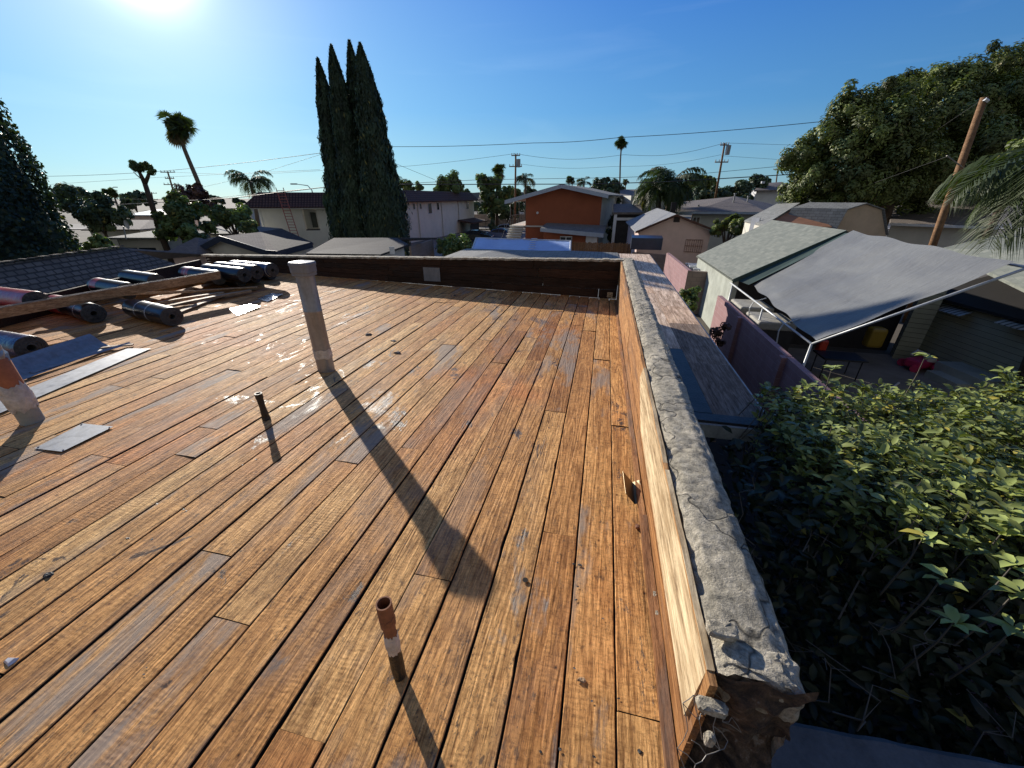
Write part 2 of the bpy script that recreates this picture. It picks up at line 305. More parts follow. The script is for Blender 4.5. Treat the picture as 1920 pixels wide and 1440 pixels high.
# ------------------------------------------------------------------ mesh helpers
ORG = {}
def tag(o, label=None, cat=None, group=None, kind=None):
    if label: o['label'] = label
    if cat: o['category'] = cat
    if group: o['group'] = group
    if kind: o['kind'] = kind
    return o
def thing(name, loc, label, cat, group=None):
    o = bpy.data.objects.new(name, None); C.objects.link(o); o.location = loc; o.empty_display_size = .1
    ORG[o.name] = Vector(loc); return tag(o, label, cat, group)
class MB:
    def __init__(s): s.v = []; s.f = []; s.t = []; s.tint = (.5, .5, .0)
    def add(s, vs, fs, tint=None):
        k = len(s.v); s.v += [tuple(q) for q in vs]; s.f += [tuple(i + k for i in q) for q in fs]; s.t += [tint or s.tint] * len(vs); return s
    def box(s, c, d, rz=0, rx=0, ry=0, tint=None):
        R = Matrix.Rotation(rz, 3, 'Z') @ Matrix.Rotation(ry, 3, 'Y') @ Matrix.Rotation(rx, 3, 'X')
        vs = [Vector(c) + R @ Vector((sx * d[0] / 2, sy * d[1] / 2, sz * d[2] / 2)) for sx in (-1, 1) for sy in (-1, 1) for sz in (-1, 1)]
        return s.add(vs, [(0, 1, 3, 2), (4, 6, 7, 5), (0, 4, 5, 1), (2, 3, 7, 6), (0, 2, 6, 4), (1, 5, 7, 3)], tint)
    def slab(s, pts, th, tint=None):
        """polygon pts with thickness th downwards"""
        n = len(pts); lo = [Vector(q) - Vector((0, 0, th)) for q in pts]
        fs = [tuple(range(n)), tuple(range(2 * n - 1, n - 1, -1))] + [(i, n + i, n + (i + 1) % n, (i + 1) % n) for i in range(n)]
        return s.add(list(map(Vector, pts)) + lo, fs, tint)
    def extr(s, pts, d, tint=None):
        n = len(pts); d = Vector(d); lo = [Vector(q) + d for q in pts]
        fs = [tuple(range(n)), tuple(range(2 * n - 1, n - 1, -1))] + [(i, n + i, n + (i + 1) % n, (i + 1) % n) for i in range(n)]
        return s.add(list(map(Vector, pts)) + lo, fs, tint)
    def wall(s, a, b, z0, z1a, z1b=None, th=.15):
        a = Vector(a); b = Vector(b); z1b = z1a if z1b is None else z1b
        d = (b - a); n = Vector((-d.y, d.x, 0)).normalized() * th
        return s.extr([(a.x, a.y, z0), (b.x, b.y, z0), (b.x, b.y, z1b), (a.x, a.y, z1a)], n)
    def tube(s, pts, r, n=10, cap=True, sx=1.0, tint=None):
        pts = [Vector(q) for q in pts]; r = r if isinstance(r, (list, tuple)) else [r] * len(pts); vs = []; ref = None
        for i, q in enumerate(pts):
            d = (pts[min(i + 1, len(pts) - 1)] - pts[max(i - 1, 0)]).normalized()
            if ref is None: ref = Vector((1, 0, 0)) if abs(d.x) < .9 else Vector((0, 1, 0))
            u = (ref - d * ref.dot(d)).normalized(); w = d.cross(u); ref = u
            vs += [q + (u * math.cos(2 * math.pi * k / n) * sx + w * math.sin(2 * math.pi * k / n)) * r[i] for k in range(n)]
        fs = [(i * n + k, i * n + (k + 1) % n, (i + 1) * n + (k + 1) % n, (i + 1) * n + k) for i in range(len(pts) - 1) for k in range(n)]
        if cap: fs += [tuple(range(n - 1, -1, -1)), tuple((len(pts) - 1) * n + k for k in range(n))]
        return s.add(vs, fs, tint)
    def build(s, name, mat, parent=None, smooth=False, loc=None, bevel=0, solid=0):
        me = bpy.data.meshes.new(name)
        o = bpy.data.objects.new(name, me); C.objects.link(o)
        if parent is not None: org = ORG[parent.name]
        else:
            org = Vector(loc) if loc is not None else Vector(s.v[0]) if s.v else Vector()
            o.location = org
        me.from_pydata([Vector(q) - org for q in s.v], [], s.f)
        if parent is not None: o.parent = parent
        ORG[o.name] = org
        me.materials.append(M[mat] if isinstance(mat, str) else mat)
        a = me.color_attributes.new('tint', 'FLOAT_COLOR', 'POINT')
        a.data.foreach_set('color', np.array([(*q, 1) for q in s.t], dtype=np.float32).ravel())
        uv = me.uv_layers.new(name='UVMap')
        for pl in me.polygons:
            n = pl.normal
            t = Vector((1, 0, 0)) if abs(n.z) > .995 else Vector((0, 0, 1)).cross(n).normalized()
            bt = n.cross(t)
            for li in pl.loop_indices:
                q = me.vertices[me.loops[li].vertex_index].co; uv.data[li].uv = (q.dot(t), q.dot(bt))
            pl.use_smooth = smooth
        if smooth:
            pass
        if bevel:
            m = o.modifiers.new('b', 'BEVEL'); m.width = bevel; m.segments = 2; m.limit_method = 'ANGLE'
        if solid:
            m = o.modifiers.new('s', 'SOLIDIFY'); m.thickness = solid
        return o
def cards(name, cen, nrm, size, mat, parent=None, asp=.5, tint=None, loc=None, axis=None, fold=.25):
    """numpy leaf cards: one folded diamond (2 triangles pairs) per centre"""
    n = len(cen); r = rng.normal(size=(n, 3)) if axis is None else axis
    nrm = nrm / (np.linalg.norm(nrm, axis=1, keepdims=True) + 1e-9)
    u = r - nrm * (r * nrm).sum(1, keepdims=True); u /= np.linalg.norm(u, axis=1, keepdims=True) + 1e-9
    w = np.cross(nrm, u); sz = size * rng.uniform(.65, 1.35, (n, 1))
    L = u * sz; W = w * sz * asp; B = nrm * sz * fold * asp
    V = np.stack([cen - L * .5, cen + W * .5 - L * .05 + B, cen + L * .5 - B * .6, cen - W * .5 - L * .05 + B], 1).reshape(-1, 3)
    org = np.array(ORG[parent.name] if parent is not None else (loc if loc is not None else (0, 0, 0)), dtype=float)
    me = bpy.data.meshes.new(name); me.vertices.add(4 * n); me.vertices.foreach_set('co', (V - org).astype(np.float32).ravel())
    idx = np.arange(n)[:, None] * 4
    tri = np.concatenate([idx + [0, 1, 2], idx + [0, 2, 3]], 1).reshape(-1)
    me.loops.add(6 * n); me.loops.foreach_set('vertex_index', tri.astype(np.int32))
    me.polygons.add(2 * n); me.polygons.foreach_set('loop_start', np.arange(0, 6 * n, 3, dtype=np.int32))
    me.update(calc_edges=True)
    t = np.ones((n, 4), np.float32); t[:, 0] = rng.uniform(0, 1, n) if tint is None else np.clip(tint + rng.normal(0, .12, n), 0, 1); t[:, 1] = rng.uniform(0, 1, n)
    a = me.color_attributes.new('tint', 'FLOAT_COLOR', 'POINT'); a.data.foreach_set('color', np.repeat(t, 4, 0).ravel())
    me.materials.append(M[mat]); o = bpy.data.objects.new(name, me); C.objects.link(o)
    if parent is not None: o.parent = parent
    else: o.location = org
    ORG[o.name] = Vector(org); return o
def blob_leaves(blobs, n, sub=14, subr=.38, flat=1.0, lump=1):
    """leaf centres + normals on clumps spread through ellipsoid blobs (x,y,z,rx,ry,rz)"""
    cs = []; ns = []; ts = []
    tot = sum((b[3] * b[4] * b[5]) ** (2 / 3) for b in blobs)
    for b in blobs:
        c = np.array(b[:3]); R = np.array(b[3:6]); share = (b[3] * b[4] * b[5]) ** (2 / 3) / tot
        d = rng.normal(size=(sub, 3)); d /= np.linalg.norm(d, axis=1, keepdims=True)
        rad = rng.uniform(.35, .95, (sub, 1)); sc = c + d * R * rad
        k = max(4, int(n * share / sub))
        for j in range(sub):
            q = rng.normal(size=(k, 3)); q /= np.linalg.norm(q, axis=1, keepdims=True)
            sr = R * subr * rng.uniform(.6, 1.3)
            cs.append(sc[j] + q * sr * rng.uniform(.55, 1.12, (k, 1))); ns.append(q + d[j] * .4 + [0, 0, .55])
            ts.append(np.full(k, rng.uniform(.0, 1.0)) + q[:, 2] * .25)
    return np.concatenate(cs), np.concatenate(ns), np.concatenate(ts)
def px_blobs(lst):
    out = []
    for (x, y, r, D) in lst:
        P = PD(x, y, D); t = D / ray(x, y)[3]; R = r * t / F
        out.append((P.x, P.y, P.z, R, R, R * .95))
    return out
def tree(name, lst, n, size, leaf, label, cat='tree', trunk=None, group=None, sub=14, subr=.38, trunk_r=.15, bark='bark', asp=.6, limbs=True):
    bl = px_blobs(lst)
    cx = sum(b[0] for b in bl) / len(bl); cy = sum(b[1] for b in bl) / len(bl)
    zb = min(b[2] - b[5] for b in bl)
    t = thing(name, (cx, cy, GZ), label, cat, group)
    c, nn, ti = blob_leaves(bl, n, sub, subr); cards('crown', c, nn, size, leaf, t, asp, ti)
    m = MB(); top = max(b[2] for b in bl); zc = sum(b[2] for b in bl) / len(bl)
    m.tube([(cx, cy, GZ - .1), (cx + .05, cy, (GZ + zc) / 2), (cx, cy, zc)], [trunk_r, trunk_r * .8, trunk_r * .45], 8)
    if limbs:
        for b in bl[:14]:
            m.tube([(cx, cy, GZ + (zc - GZ) * .55), ((cx + b[0]) / 2, (cy + b[1]) / 2, (zc * .6 + b[2] * .4) - .1), (b[0], b[1], b[2])], [trunk_r * .5, trunk_r * .3, trunk_r * .1], 6)
    m.build('trunk', bark, t, smooth=True)
    return t
def jit(v, s): return v + random.uniform(-s, s)
# ------------------------------------------------------------------ world and sun
SUN_AZ = math.radians(48.0); SUN_EL = math.radians(19.5)      # azimuth measured from +Y towards -X
def make_world(bpy,math,SUN_AZ,SUN_EL):
    w = bpy.data.worlds.new('World'); bpy.context.scene.world = w; w.use_nodes = True; nt = w.node_tree; L = nt.links
    def V(op, a, b=None, c=None):
        n = nt.nodes.new('ShaderNodeVectorMath'); n.operation = op
        for s, v in zip(n.inputs, (a, b, c)):
            if v is None: continue
            if hasattr(v, 'is_output'): L.new(v, s)
            else: s.default_value = v
        return n
    def Mt(op, a, b=0.0):
        n = nt.nodes.new('ShaderNodeMath'); n.operation = op
        for s, v in zip(n.inputs, (a, b)):
            if hasattr(v, 'is_output'): L.new(v, s)
            else: s.default_value = v
        return n.outputs[0]
    sky = nt.nodes.new('ShaderNodeTexSky'); sky.sky_type = 'NISHITA'; sky.sun_disc = False
    sky.sun_elevation = SUN_EL; sky.sun_rotation = -SUN_AZ; sky.air_density = 1.0; sky.dust_density = .6; sky.ozone_density = 3.0
    nis = V('MULTIPLY', sky.outputs[0], (.007, .009, .012)).outputs[0]
    tc = nt.nodes.new('ShaderNodeTexCoord'); d = V('NORMALIZE', tc.outputs['Generated']).outputs[0]
    sx = nt.nodes.new('ShaderNodeSeparateXYZ'); L.new(d, sx.inputs[0])
    r = nt.nodes.new('ShaderNodeValToRGB'); e = r.color_ramp.elements
    st = [(0, (.42, .67, .74)), (.05, (.30, .61, .80)), (.16, (.13, .42, .84)), (.36, (.04, .22, .76)), (.6, (.03, .15, .56)), (1, (.018, .085, .36))]
    while len(e) < len(st): e.new(.5)
    for k, (p, c) in enumerate(st): e[k].position = p; e[k].color = (*c, 1)
    L.new(sx.outputs[2], r.inputs[0])
    sd = (-math.sin(SUN_AZ) * math.cos(SUN_EL), math.cos(SUN_AZ) * math.cos(SUN_EL), math.sin(SUN_EL))
    dot = Mt('MAXIMUM', V('DOT_PRODUCT', d, sd).outputs['Value'], 0.0)
    back = Mt('ADD', Mt('MULTIPLY', Mt('POWER', dot, 1.0), .45), .55)
    def sc(v, f):
        n = nt.nodes.new('ShaderNodeVectorMath'); n.operation = 'SCALE'
        L.new(v, n.inputs[0]) if hasattr(v, 'is_output') else setattr(n.inputs[0], 'default_value', v)
        L.new(f, n.inputs['Scale']); return n.outputs[0]
    fwd = V('DOT_PRODUCT', d, (-.22, .975, 0)).outputs['Value']
    rr_ = nt.nodes.new('ShaderNodeValToRGB'); rr_.color_ramp.elements[0].position = .0; rr_.color_ramp.elements[0].color = (1, 1, 1, 1); rr_.color_ramp.elements[1].position = .5; rr_.color_ramp.elements[1].color = (0, 0, 0, 1)
    L.new(Mt('ADD', fwd, .6), rr_.inputs[0])
    mx = nt.nodes.new('ShaderNodeMix'); mx.data_type = 'RGBA'; L.new(rr_.outputs[0], mx.inputs[0]); L.new(sc(r.outputs[0], back), mx.inputs[6]); mx.inputs[7].default_value = (.245, .25, .25, 1)  # sky behind the camera blended to flat grey, added fill for shaded walls
    base = mx.outputs[2]
    # thin streaks of high cloud
    mp = nt.nodes.new('ShaderNodeMapping'); mp.inputs['Scale'].default_value = (1.2, 1.2, 9); L.new(d, mp.inputs[0])
    nz = nt.nodes.new('ShaderNodeTexNoise'); nz.inputs['Scale'].default_value = 2.6; nz.inputs['Detail'].default_value = 7; nz.inputs['Distortion'].default_value = .6; L.new(mp.outputs[0], nz.inputs['Vector'])
    cr = nt.nodes.new('ShaderNodeValToRGB'); cr.color_ramp.elements[0].position = .55; cr.color_ramp.elements[1].position = .85; L.new(nz.outputs[0], cr.inputs[0])
    cl = sc((.05, .05, .04), cr.outputs[0])
    g1 = sc((.17, .24, .17), Mt("POWER", dot, 6.0)); g2 = sc((.40, .34, .28), Mt('POWER', dot, 60.0)); g3 = sc((3.0, 2.9, 2.7), Mt('POWER', dot, 700.0))
    tot = V('ADD', V('ADD', V('ADD', base, g1).outputs[0], V('ADD', g2, g3).outputs[0]).outputs[0], V('ADD', nis, cl).outputs[0]).outputs[0]
    bg = nt.nodes['Background']; bg.inputs[1].default_value = .92; L.new(tot, bg.inputs[0])
make_world(bpy, math, SUN_AZ, SUN_EL)
sl = bpy.data.lights.new('sun', 'SUN'); sl.energy = 6.2; sl.angle = math.radians(.55); sl.color = (1.0, .92, .80)
so = bpy.data.objects.new('sun', sl); C.objects.link(so)
sd = Vector((-math.sin(SUN_AZ) * math.cos(SUN_EL), math.cos(SUN_AZ) * math.cos(SUN_EL), math.sin(SUN_EL)))
so.rotation_euler = (-sd).to_track_quat('-Z', 'Y').to_euler(); so.location = (0, 0, 30)
sc = bpy.context.scene
sc.view_settings.view_transform = 'Standard'; sc.view_settings.look = 'None'; sc.view_settings.exposure = 0; sc.view_settings.gamma = 1
sc.cycles.max_bounces = 6; sc.cycles.diffuse_bounces = 3; sc.cycles.glossy_bounces = 3; sc.cycles.transmission_bounces = 2
sc.cycles.caustics_reflective = False; sc.cycles.caustics_refractive = False
sc.cycles.use_denoising = True
# ------------------------------------------------------------------ setting: ground, streets
m = MB(); m.add([(-1500, -200, GZ), (1500, -200, GZ), (1500, 3000, GZ), (-1500, 3000, GZ)], [(0, 1, 2, 3)]); tag(m.build('ground', 'ground', loc=(0, 0, GZ)), kind='structure')
def flat(name, pts, z, mat):
    m = MB(); m.add([(q[0], q[1], z) for q in pts], [tuple(range(len(pts)))]); return tag(m.build(name, mat), kind='structure')
flat('driveway', [PZ(700, 500, GZ), PZ(1000, 500, GZ), PZ(985, 428, GZ), PZ(780, 428, GZ)], GZ + .004, 'drive')
flat('street', [PD(-400, 420, 78), PD(2600, 420, 78), PD(2600, 410, 92), PD(-400, 410, 92)], GZ + .008, 'asphalt')
flat('pavement', [PD(-400, 420, 75), PD(2600, 420, 75), PD(2600, 420, 77.9), PD(-400, 420, 77.9)], GZ + .12, 'pave')
flat('path', [(4.7, 8, 0), (14, 6, 0), (16, 16.2, 0), (4.7, 16.2, 0)], GZ + .004, 'yard_conc')
flat('garden_soil', [(.6, -3, 0), (4.3, -3, 0), (4.3, 17, 0), (.6, 17, 0)], GZ + .004, 'soil')
# distant hills / skyline
m = MB(); pts = []
for i in range(81):
    x = -1400 + i * 35; pts.append((x, 1500, GZ + 18 + 14 * noise.noise(Vector((x * .004, 3, 0))) + 5 * noise.noise(Vector((x * .03, 1, 0)))))
m.add([(q[0], q[1], GZ) for q in pts] + pts, [(i, i + 1, 82 + i, 81 + i) for i in range(80)]); tag(m.build('hills', 'hill'), kind='structure')
# ------------------------------------------------------------------ own building
own = thing('flat_roof_building', (-4.3, 6, GZ), 'flat roofed building stripped to its weathered wooden plank deck, with rough concrete topped parapets', 'building')
# deck boards
m = MB(); BW = .186; YE = 7.53
x = .385; col = 0
while x > -9.3:
    x0 = x - BW; yl = 3.47 + (-7.95 - x) / .335; y = max(-1.6 - random.uniform(0, 2.5), yl if x < -6.3 else -9) 
    while y < YE:
        L = random.choice([1.2, 2.0, 2.8, 3.4, 4.2, 5.0]) * random.uniform(.8, 1.15); y1 = min(y + L, YE)
        if YE - y1 < .5: y1 = YE
        gapL = random.uniform(.0022, .0055); gapR = random.uniform(.0022, .0055)
        if random.random() < .14: gapL += .006
        tone = min(1, max(0, random.gauss(.55, .2))) if col else random.uniform(.55, .8); off = random.random(); grey = 0.0 if col == 0 else (1.0 if random.random() < .25 else random.uniform(0, .45))
        dz = random.uniform(-.004, .004); cup = random.uniform(-.001, .003); tilt = random.uniform(-.003, .003)
        n = max(3, int((y1 - y) / (.06 if y1 < 4 and x > -4 else .15))); vs = []; fs = []; e0 = y + random.uniform(.0015, .004); e1 = y1 - random.uniform(.0015, .004)
        for i in range(n + 1):
            yy = e0 + (e1 - e0) * i / n
            ja = .0022 * noise.noise(Vector((x * 9, yy * 4, off * 30))) + .0018 * noise.noise(Vector((x * 9, yy * 17, off * 50)))
            jb = .0022 * noise.noise(Vector((x0 * 9 + 5, yy * 4, off * 30))) + .0018 * noise.noise(Vector((x0 * 9 + 5, yy * 17, off * 50)))
            if noise.noise(Vector((x * 7, yy * 2.3, 9 + off * 20))) > .52: ja -= .005
            a = x0 + gapL + jb; b = x - gapR + ja
            row = [(a, -.03), (a, -.003), (a + .003, 0), ((a + b) / 2, cup), (b - .003, 0), (b, -.003), (b, -.03)]
            for k, (xx, zz) in enumerate(row):
                vs.append((xx, yy, fz(xx, yy) + zz + dz + tilt * (xx - x0) / BW))
        W_ = 7
        for i in range(n):
            for k in range(W_ - 1): fs.append((i * W_ + k, i * W_ + k + 1, (i + 1) * W_ + k + 1, (i + 1) * W_ + k))
        fs.append((0, 6, 5, 4, 3, 2, 1)); fs.append(tuple(n * W_ + k for k in range(7)))
        m.add(vs, fs, (tone, off, grey)); y = y1
    x = x0; col += 1
dk = m.build('roof_deck', 'deck_wood', own); dk.data.materials.append(M['felt_shade_dark'])
for pl in dk.data.polygons:
    zs = [dk.data.vertices[v].co.z for v in pl.vertices]
    if abs(pl.normal.z) < .25 and max(zs) - min(zs) > .015: pl.material_index = 1  # plank sides coloured black, shade of the gaps put into the boards
m = MB(); vs = []; 
for i in range(13):
    for j in range(13):
        yy = -4 + j * 11.5 / 12; xl = -7.82 - (yy - 3.47) * .335; xx = xl + i * (.40 - xl) / 12; vs.append((xx, yy, fz(xx, yy) - .026))
m.add(vs, [(i * 13 + j, (i + 1) * 13 + j, (i + 1) * 13 + j + 1, i * 13 + j + 1) for i in range(12) for j in range(12)]); m.build('underlay', 'felt_shade_dark', own)
# walls of the building under the deck
m = MB(); m.extr([(.58, -4, GZ), (.58, 7.5, GZ), (-8.85, 7.5, GZ), (-5.0, -4, GZ)], (0, 0, -GZ - .3)); m.build('wall', 'stucco_house', own)
m = MB(); m.box((-2.6, 12.6, (GZ - .62) / 2), (6.8, 9.6, -GZ - .62)); m.build('rear_wing_wall', 'stucco_house', own)
# side parapet (right): rough concrete cap over wood
def ptop(y): return .468 + (.58 - .468) * max(0, min(1, (y - .7) / 7.0))
def pxi(y): return .405 - .05 * max(0, min(1, (y - .7) / 7.0))
m = MB(); ny = 900; prof_n = 25; Y0 = .69; Y1 = 7.78; vs = []
for i in range(ny + 1):
    s = i / ny; y = Y0 + (Y1 - Y0) * s
    xi = pxi(y) + .004; xo = xi + .215; zt = ptop(y)
    rough = 1.0
    for k in range(prof_n):
        q = k / (prof_n - 1)
        if q < .2: X = xi; Z = zt - .10 * (1 - q / .2)
        elif q > .74: X = xo + .004; Z = zt - (q - .74) / .26 * .36
        else: X = xi + (xo - xi) * (q - .2) / .54; Z = zt + .004 * math.sin((q - .2) / .54 * math.pi)
        v = Vector((X, y, Z))
        d = .010 * noise.noise(v * 3.5) + .004 * noise.noise(v * 14) + .0045 * noise.noise(v * 30) - (.010 if noise.noise(v * 17 + Vector((3, 3, 3))) > .34 else 0) * max(0, noise.noise(v * 3))
        if .2 <= q <= .74: Z += d; X += .4 * d * (1 if q > .5 else -1)
        elif q < .2:
            X += abs(d) * 1.2; Z += d * .7
        else: X += d * .9
        ek = min(abs(q - .2), abs(q - .74))
        if ek < .08: Z -= .012 + .02 * max(0, noise.noise(Vector((X, y * 7, 3)))) 
        if q < .45 and noise.noise(Vector((0, y * 2.2, 7))) > .05: Z -= .016 * (1 - q / .45) * (1 + noise.noise(Vector((0, y * 20, 2))))
        yy = y + (.03 * noise.noise(Vector((X * 12, Z * 12, 1))) if i < 3 else 0)
        vs.append((X, yy, Z))
P_ = prof_n
fs = [(i * P_ + k, (i + 1) * P_ + k, (i + 1) * P_ + k + 1, i * P_ + k + 1) for i in range(ny) for k in range(P_ - 1)]
m.add([(q[0], q[1], q[2]) for q in vs], fs); side = m.build('side_parapet', 'concrete', own, smooth=True)
# outer stucco face below the cap
m = MB(); m.box((.50, (Y0 + Y1) / 2 + .02, -.15), (.19, Y1 - Y0 - .06, .62 + .45)); m.build('parapet_core', 'stucco_house', side)
# broken near end: dark crumbling stucco
m = MB(); nu, nv = 60, 110; vs = []
for i in range(nu + 1):
    for j in range(nv + 1):
        u = i / nu; v = j / nv
        X = .402 + .232 * u; Z = .475 - .95 * v
        am = min(1, v * 9); Yq = .684 + am * (.045 * noise.noise(Vector((X * 9, Z * 9, 4))) + .03 * noise.noise(Vector((X * 24, Z * 24, 8)))) + .05 * v - .01 * math.sin(u * math.pi)
        if u < .25: Yq += .05 * (1 - u / .25) * am
        Z += .02 * noise.noise(Vector((X * 15, 3, 3))) * (1 - v)
        vs.append((X + .02 * noise.noise(Vector((1, Z * 12, 2))) * u, Yq, Z))
m.add(vs, [(i * (nv + 1) + j, i * (nv + 1) + j + 1, (i + 1) * (nv + 1) + j + 1, (i + 1) * (nv + 1) + j) for i in range(nu) for j in range(nv)]); m.build('broken_end', 'dark_stucco', side)
m = MB(); n1, n2 = 64, 40; vs = []
for i in range(n2 + 1):
    for k in range(n1):
        a_ = 2 * math.pi * k / n1; b_ = math.pi * i / n2; d = Vector((math.sin(b_) * math.cos(a_), math.sin(b_) * math.sin(a_), math.cos(b_))); d = Vector([math.copysign(abs(q) ** .42, q) for q in d])
        q = Vector((.520 + d.x * .110, .738 + d.y * .052, .408 + d.z * .064)); e_ = .014 * noise.noise(q * 11) + .010 * noise.noise(q * 27) + .006 * noise.noise(q * 60)
        if noise.noise(q * 16 + Vector((7, 1, 2))) > .28: e_ -= .010
        q += Vector((d.x * .5, d.y, d.z * (.25 if d.z > 0 else 1.6))) * e_ * 1.3; vs.append(q)
m.add(vs, [(i * n1 + k, (i + 1) * n1 + k, (i + 1) * n1 + (k + 1) % n1, i * n1 + (k + 1) % n1) for i in range(n2) for k in range(n1)]); m.build('broken_block', 'concrete', side)
# inner wooden face: old planks
m = MB()
def iface(y0, y1, z0f, z1f, xoff, tint, th=.02, dy=.08):
    n = max(2, int((y1 - y0) / dy)); vs = []
    for i in range(n + 1):
        y = y0 + (y1 - y0) * i / n
        for (dx, zz) in ((0, z1f(y)), (0, z0f(y)), (th, z0f(y)), (th, z1f(y))):
            j = .004 * noise.noise(Vector((y * 8, zz * 5, tint[1] * 9)))
            vs.append((pxi(y) - xoff + dx - th, y, zz + j))
    fs = [(i * 4 + k, (i + 1) * 4 + k, (i + 1) * 4 + (k + 1) % 4, i * 4 + (k + 1) % 4) for i in range(n) for k in range(4)] + [(0, 1, 2, 3), (n * 4 + 3, n * 4 + 2, n * 4 + 1, n * 4)]
    m.add(vs, fs, tint)
hts = [0, .155, .315, .475, .56]
for k in range(3):
    y = .66
    while y < 7.5:
        y1 = min(7.5, y + random.uniform(1.6, 3.2))
        z0 = lambda q, k=k: fz(.38, q) + .004 + (ptop(q) - .02 - fz(.38, q)) * k / 3 + .003
        z1 = lambda q, k=k: fz(.38, q) + .004 + (ptop(q) - .02 - fz(.38, q)) * (k + 1) / 3 - .004
        iface(y + .003, y1 - .003, z0, z1, random.uniform(0, .004), (random.uniform(.3, .95), random.random(), random.uniform(0, .8)))
        y = y1
m.build('plank', 'old_wood', side)
# fresh plywood strip on the near half
m = MB(); n = 60; vs = []
for i in range(n + 1):
    y = .70 + (2.72 - .70) * i / n; zt_ = ptop(y) + .004 + .012 * noise.noise(Vector((y * 6, 1, 1))) - .02; zb_ = .205 + .003 * noise.noise(Vector((y * 3, 5, 1)))
    if y > 2.3: zb_ += (y - 2.3) / .42 * (zt_ - zb_) * .7
    for (xx, zz) in ((pxi(y) - .022, zt_), (pxi(y) - .036, zb_), (pxi(y) - .018, zb_), (pxi(y) - .002, zt_)): vs.append((xx, y, zz))
m.add(vs, [(i * 4 + k, (i + 1) * 4 + k, (i + 1) * 4 + (k + 1) % 4, i * 4 + (k + 1) % 4) for i in range(n) for k in range(4)] + [(0, 1, 2, 3), (n * 4 + 3, n * 4 + 2, n * 4 + 1, n * 4)], (.7, .31, .1))
pl = m.build('plywood_strip', 'fresh_ply', side); pl['label'] = 'fresh pale plywood strip'
# warped cant strips between last board and parapet
m = MB()
for (y0, y1, xa, xb, za, zb, wd, tt) in ((-.8, 1.7, .37, .352, -.01, .055, .036, .2), (1.5, 3.4, .352, .345, .05, .012, .03, .35), (3.3, 7.4, .345, .31, .012, .004, .028, .3), (-.8, .95, .345, .36, .0, .02, .022, .7)):
    n = 22; vs = []
    for i in range(n + 1):
        s = i / n; y = y0 + (y1 - y0) * s; xx = xa + (xb - xa) * s + .008 * noise.noise(Vector((y * 2, 3, tt))); zz = za + (zb - za) * s + fz(.36, y) + .006 * noise.noise(Vector((y * 5, 1, tt)))
        for (dx, dzz) in ((0, .01), (wd, .018), (wd, -.01), (0, -.014)): vs.append((xx + dx - wd / 2, y, zz + dzz))
    m.add(vs, [(i * 4 + k, i * 4 + (k + 1) % 4, (i + 1) * 4 + (k + 1) % 4, (i + 1) * 4 + k) for i in range(n) for k in range(4)] + [(0, 3, 2, 1), (n * 4, n * 4 + 1, n * 4 + 2, n * 4 + 3)], (tt, tt, .8))
m.build('cant_strip', 'old_wood', own)
# far parapet
def farz(x): return .58 + (.40 - .58) * max(0, min(1, (.35 - x) / 9.2))
m = MB(); rows = 4
for k in range(rows):
    x = -9.0
    while x < .33:
        x1 = min(.33, x + random.uniform(1.8, 3.4)); vs = []
        for xx in (x + .004, x1 - .004):
            zb = fz(xx, 7.53); H_ = farz(xx) - .03 - zb
            vs += [(xx, 7.53 + k * .002, zb + H_ * k / rows + .003), (xx, 7.53 + k * .002, zb + H_ * (k + 1) / rows - .003)]
        m.extr([vs[0], vs[2], vs[3], vs[1]], (0, .03, 0), (random.random(), random.random(), random.random())); x = x1
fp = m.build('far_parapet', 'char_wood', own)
m = MB(); n = 240; vs = []
for i in range(n + 1):
    xx = -9.1 + 9.65 * i / n; zt = farz(xx); d = .012 * noise.noise(Vector((xx * 7, 0, 0))) + .010 * noise.noise(Vector((xx * 30, 0, 0)))
    for (yy, zz) in ((7.515 + d * .3, zt - .035 + d), (7.52, zt + d), (7.70, zt + d * .6), (7.72, zt - .5)): vs.append((xx, yy, zz))
m.add(vs, [(i * 4 + k, (i + 1) * 4 + k, (i + 1) * 4 + k + 1, i * 4 + k + 1) for i in range(n) for k in range(3)]); m.build('concrete_cap', 'concrete', fp)
# vent plate on far parapet, daylight at the scupper painted as pale boxes
q = PD(810, 515, 1); 
def onfar(x, y, Y=7.515):
    r = ray(x, y); t = Y / r[1]; return Vector((r[0] * t, Y, EYE + r[2] * t))
a = onfar(793, 501); b = onfar(826, 528); m = MB(); m.box(((a.x + b.x) / 2, 7.518, (a.z + b.z) / 2), (abs(b.x - a.x), .012, abs(a.z - b.z)))
cov = m.build('cover_plate', 'sheet_dull', loc=((a.x + b.x) / 2, 7.518, b.z)); tag(cov, 'square grey metal cover plate nailed to the dark far parapet', 'metal plate')
for dx in (-.42, .42):
    for dz in (-.42, .42): m = MB(); m.box(((a.x + b.x) / 2 + dx * (b.x - a.x), 7.509, (a.z + b.z) / 2 + dz * (a.z - b.z)), (.012, .006, .012)); m.build('nail', 'galv', cov)
m = MB(); a = onfar(1139, 548); b = onfar(1148, 558); m.box(((a.x + b.x) / 2, 7.522, (a.z + b.z) / 2), (b.x - a.x, .02, a.z - b.z)); m.box(((a.x + b.x) / 2 + .07, 7.522, b.z - .012), (.10, .02, .018)); m.build('scupper', 'fresh_ply', fp)  # pale plywood colour stands in for daylight through the hole
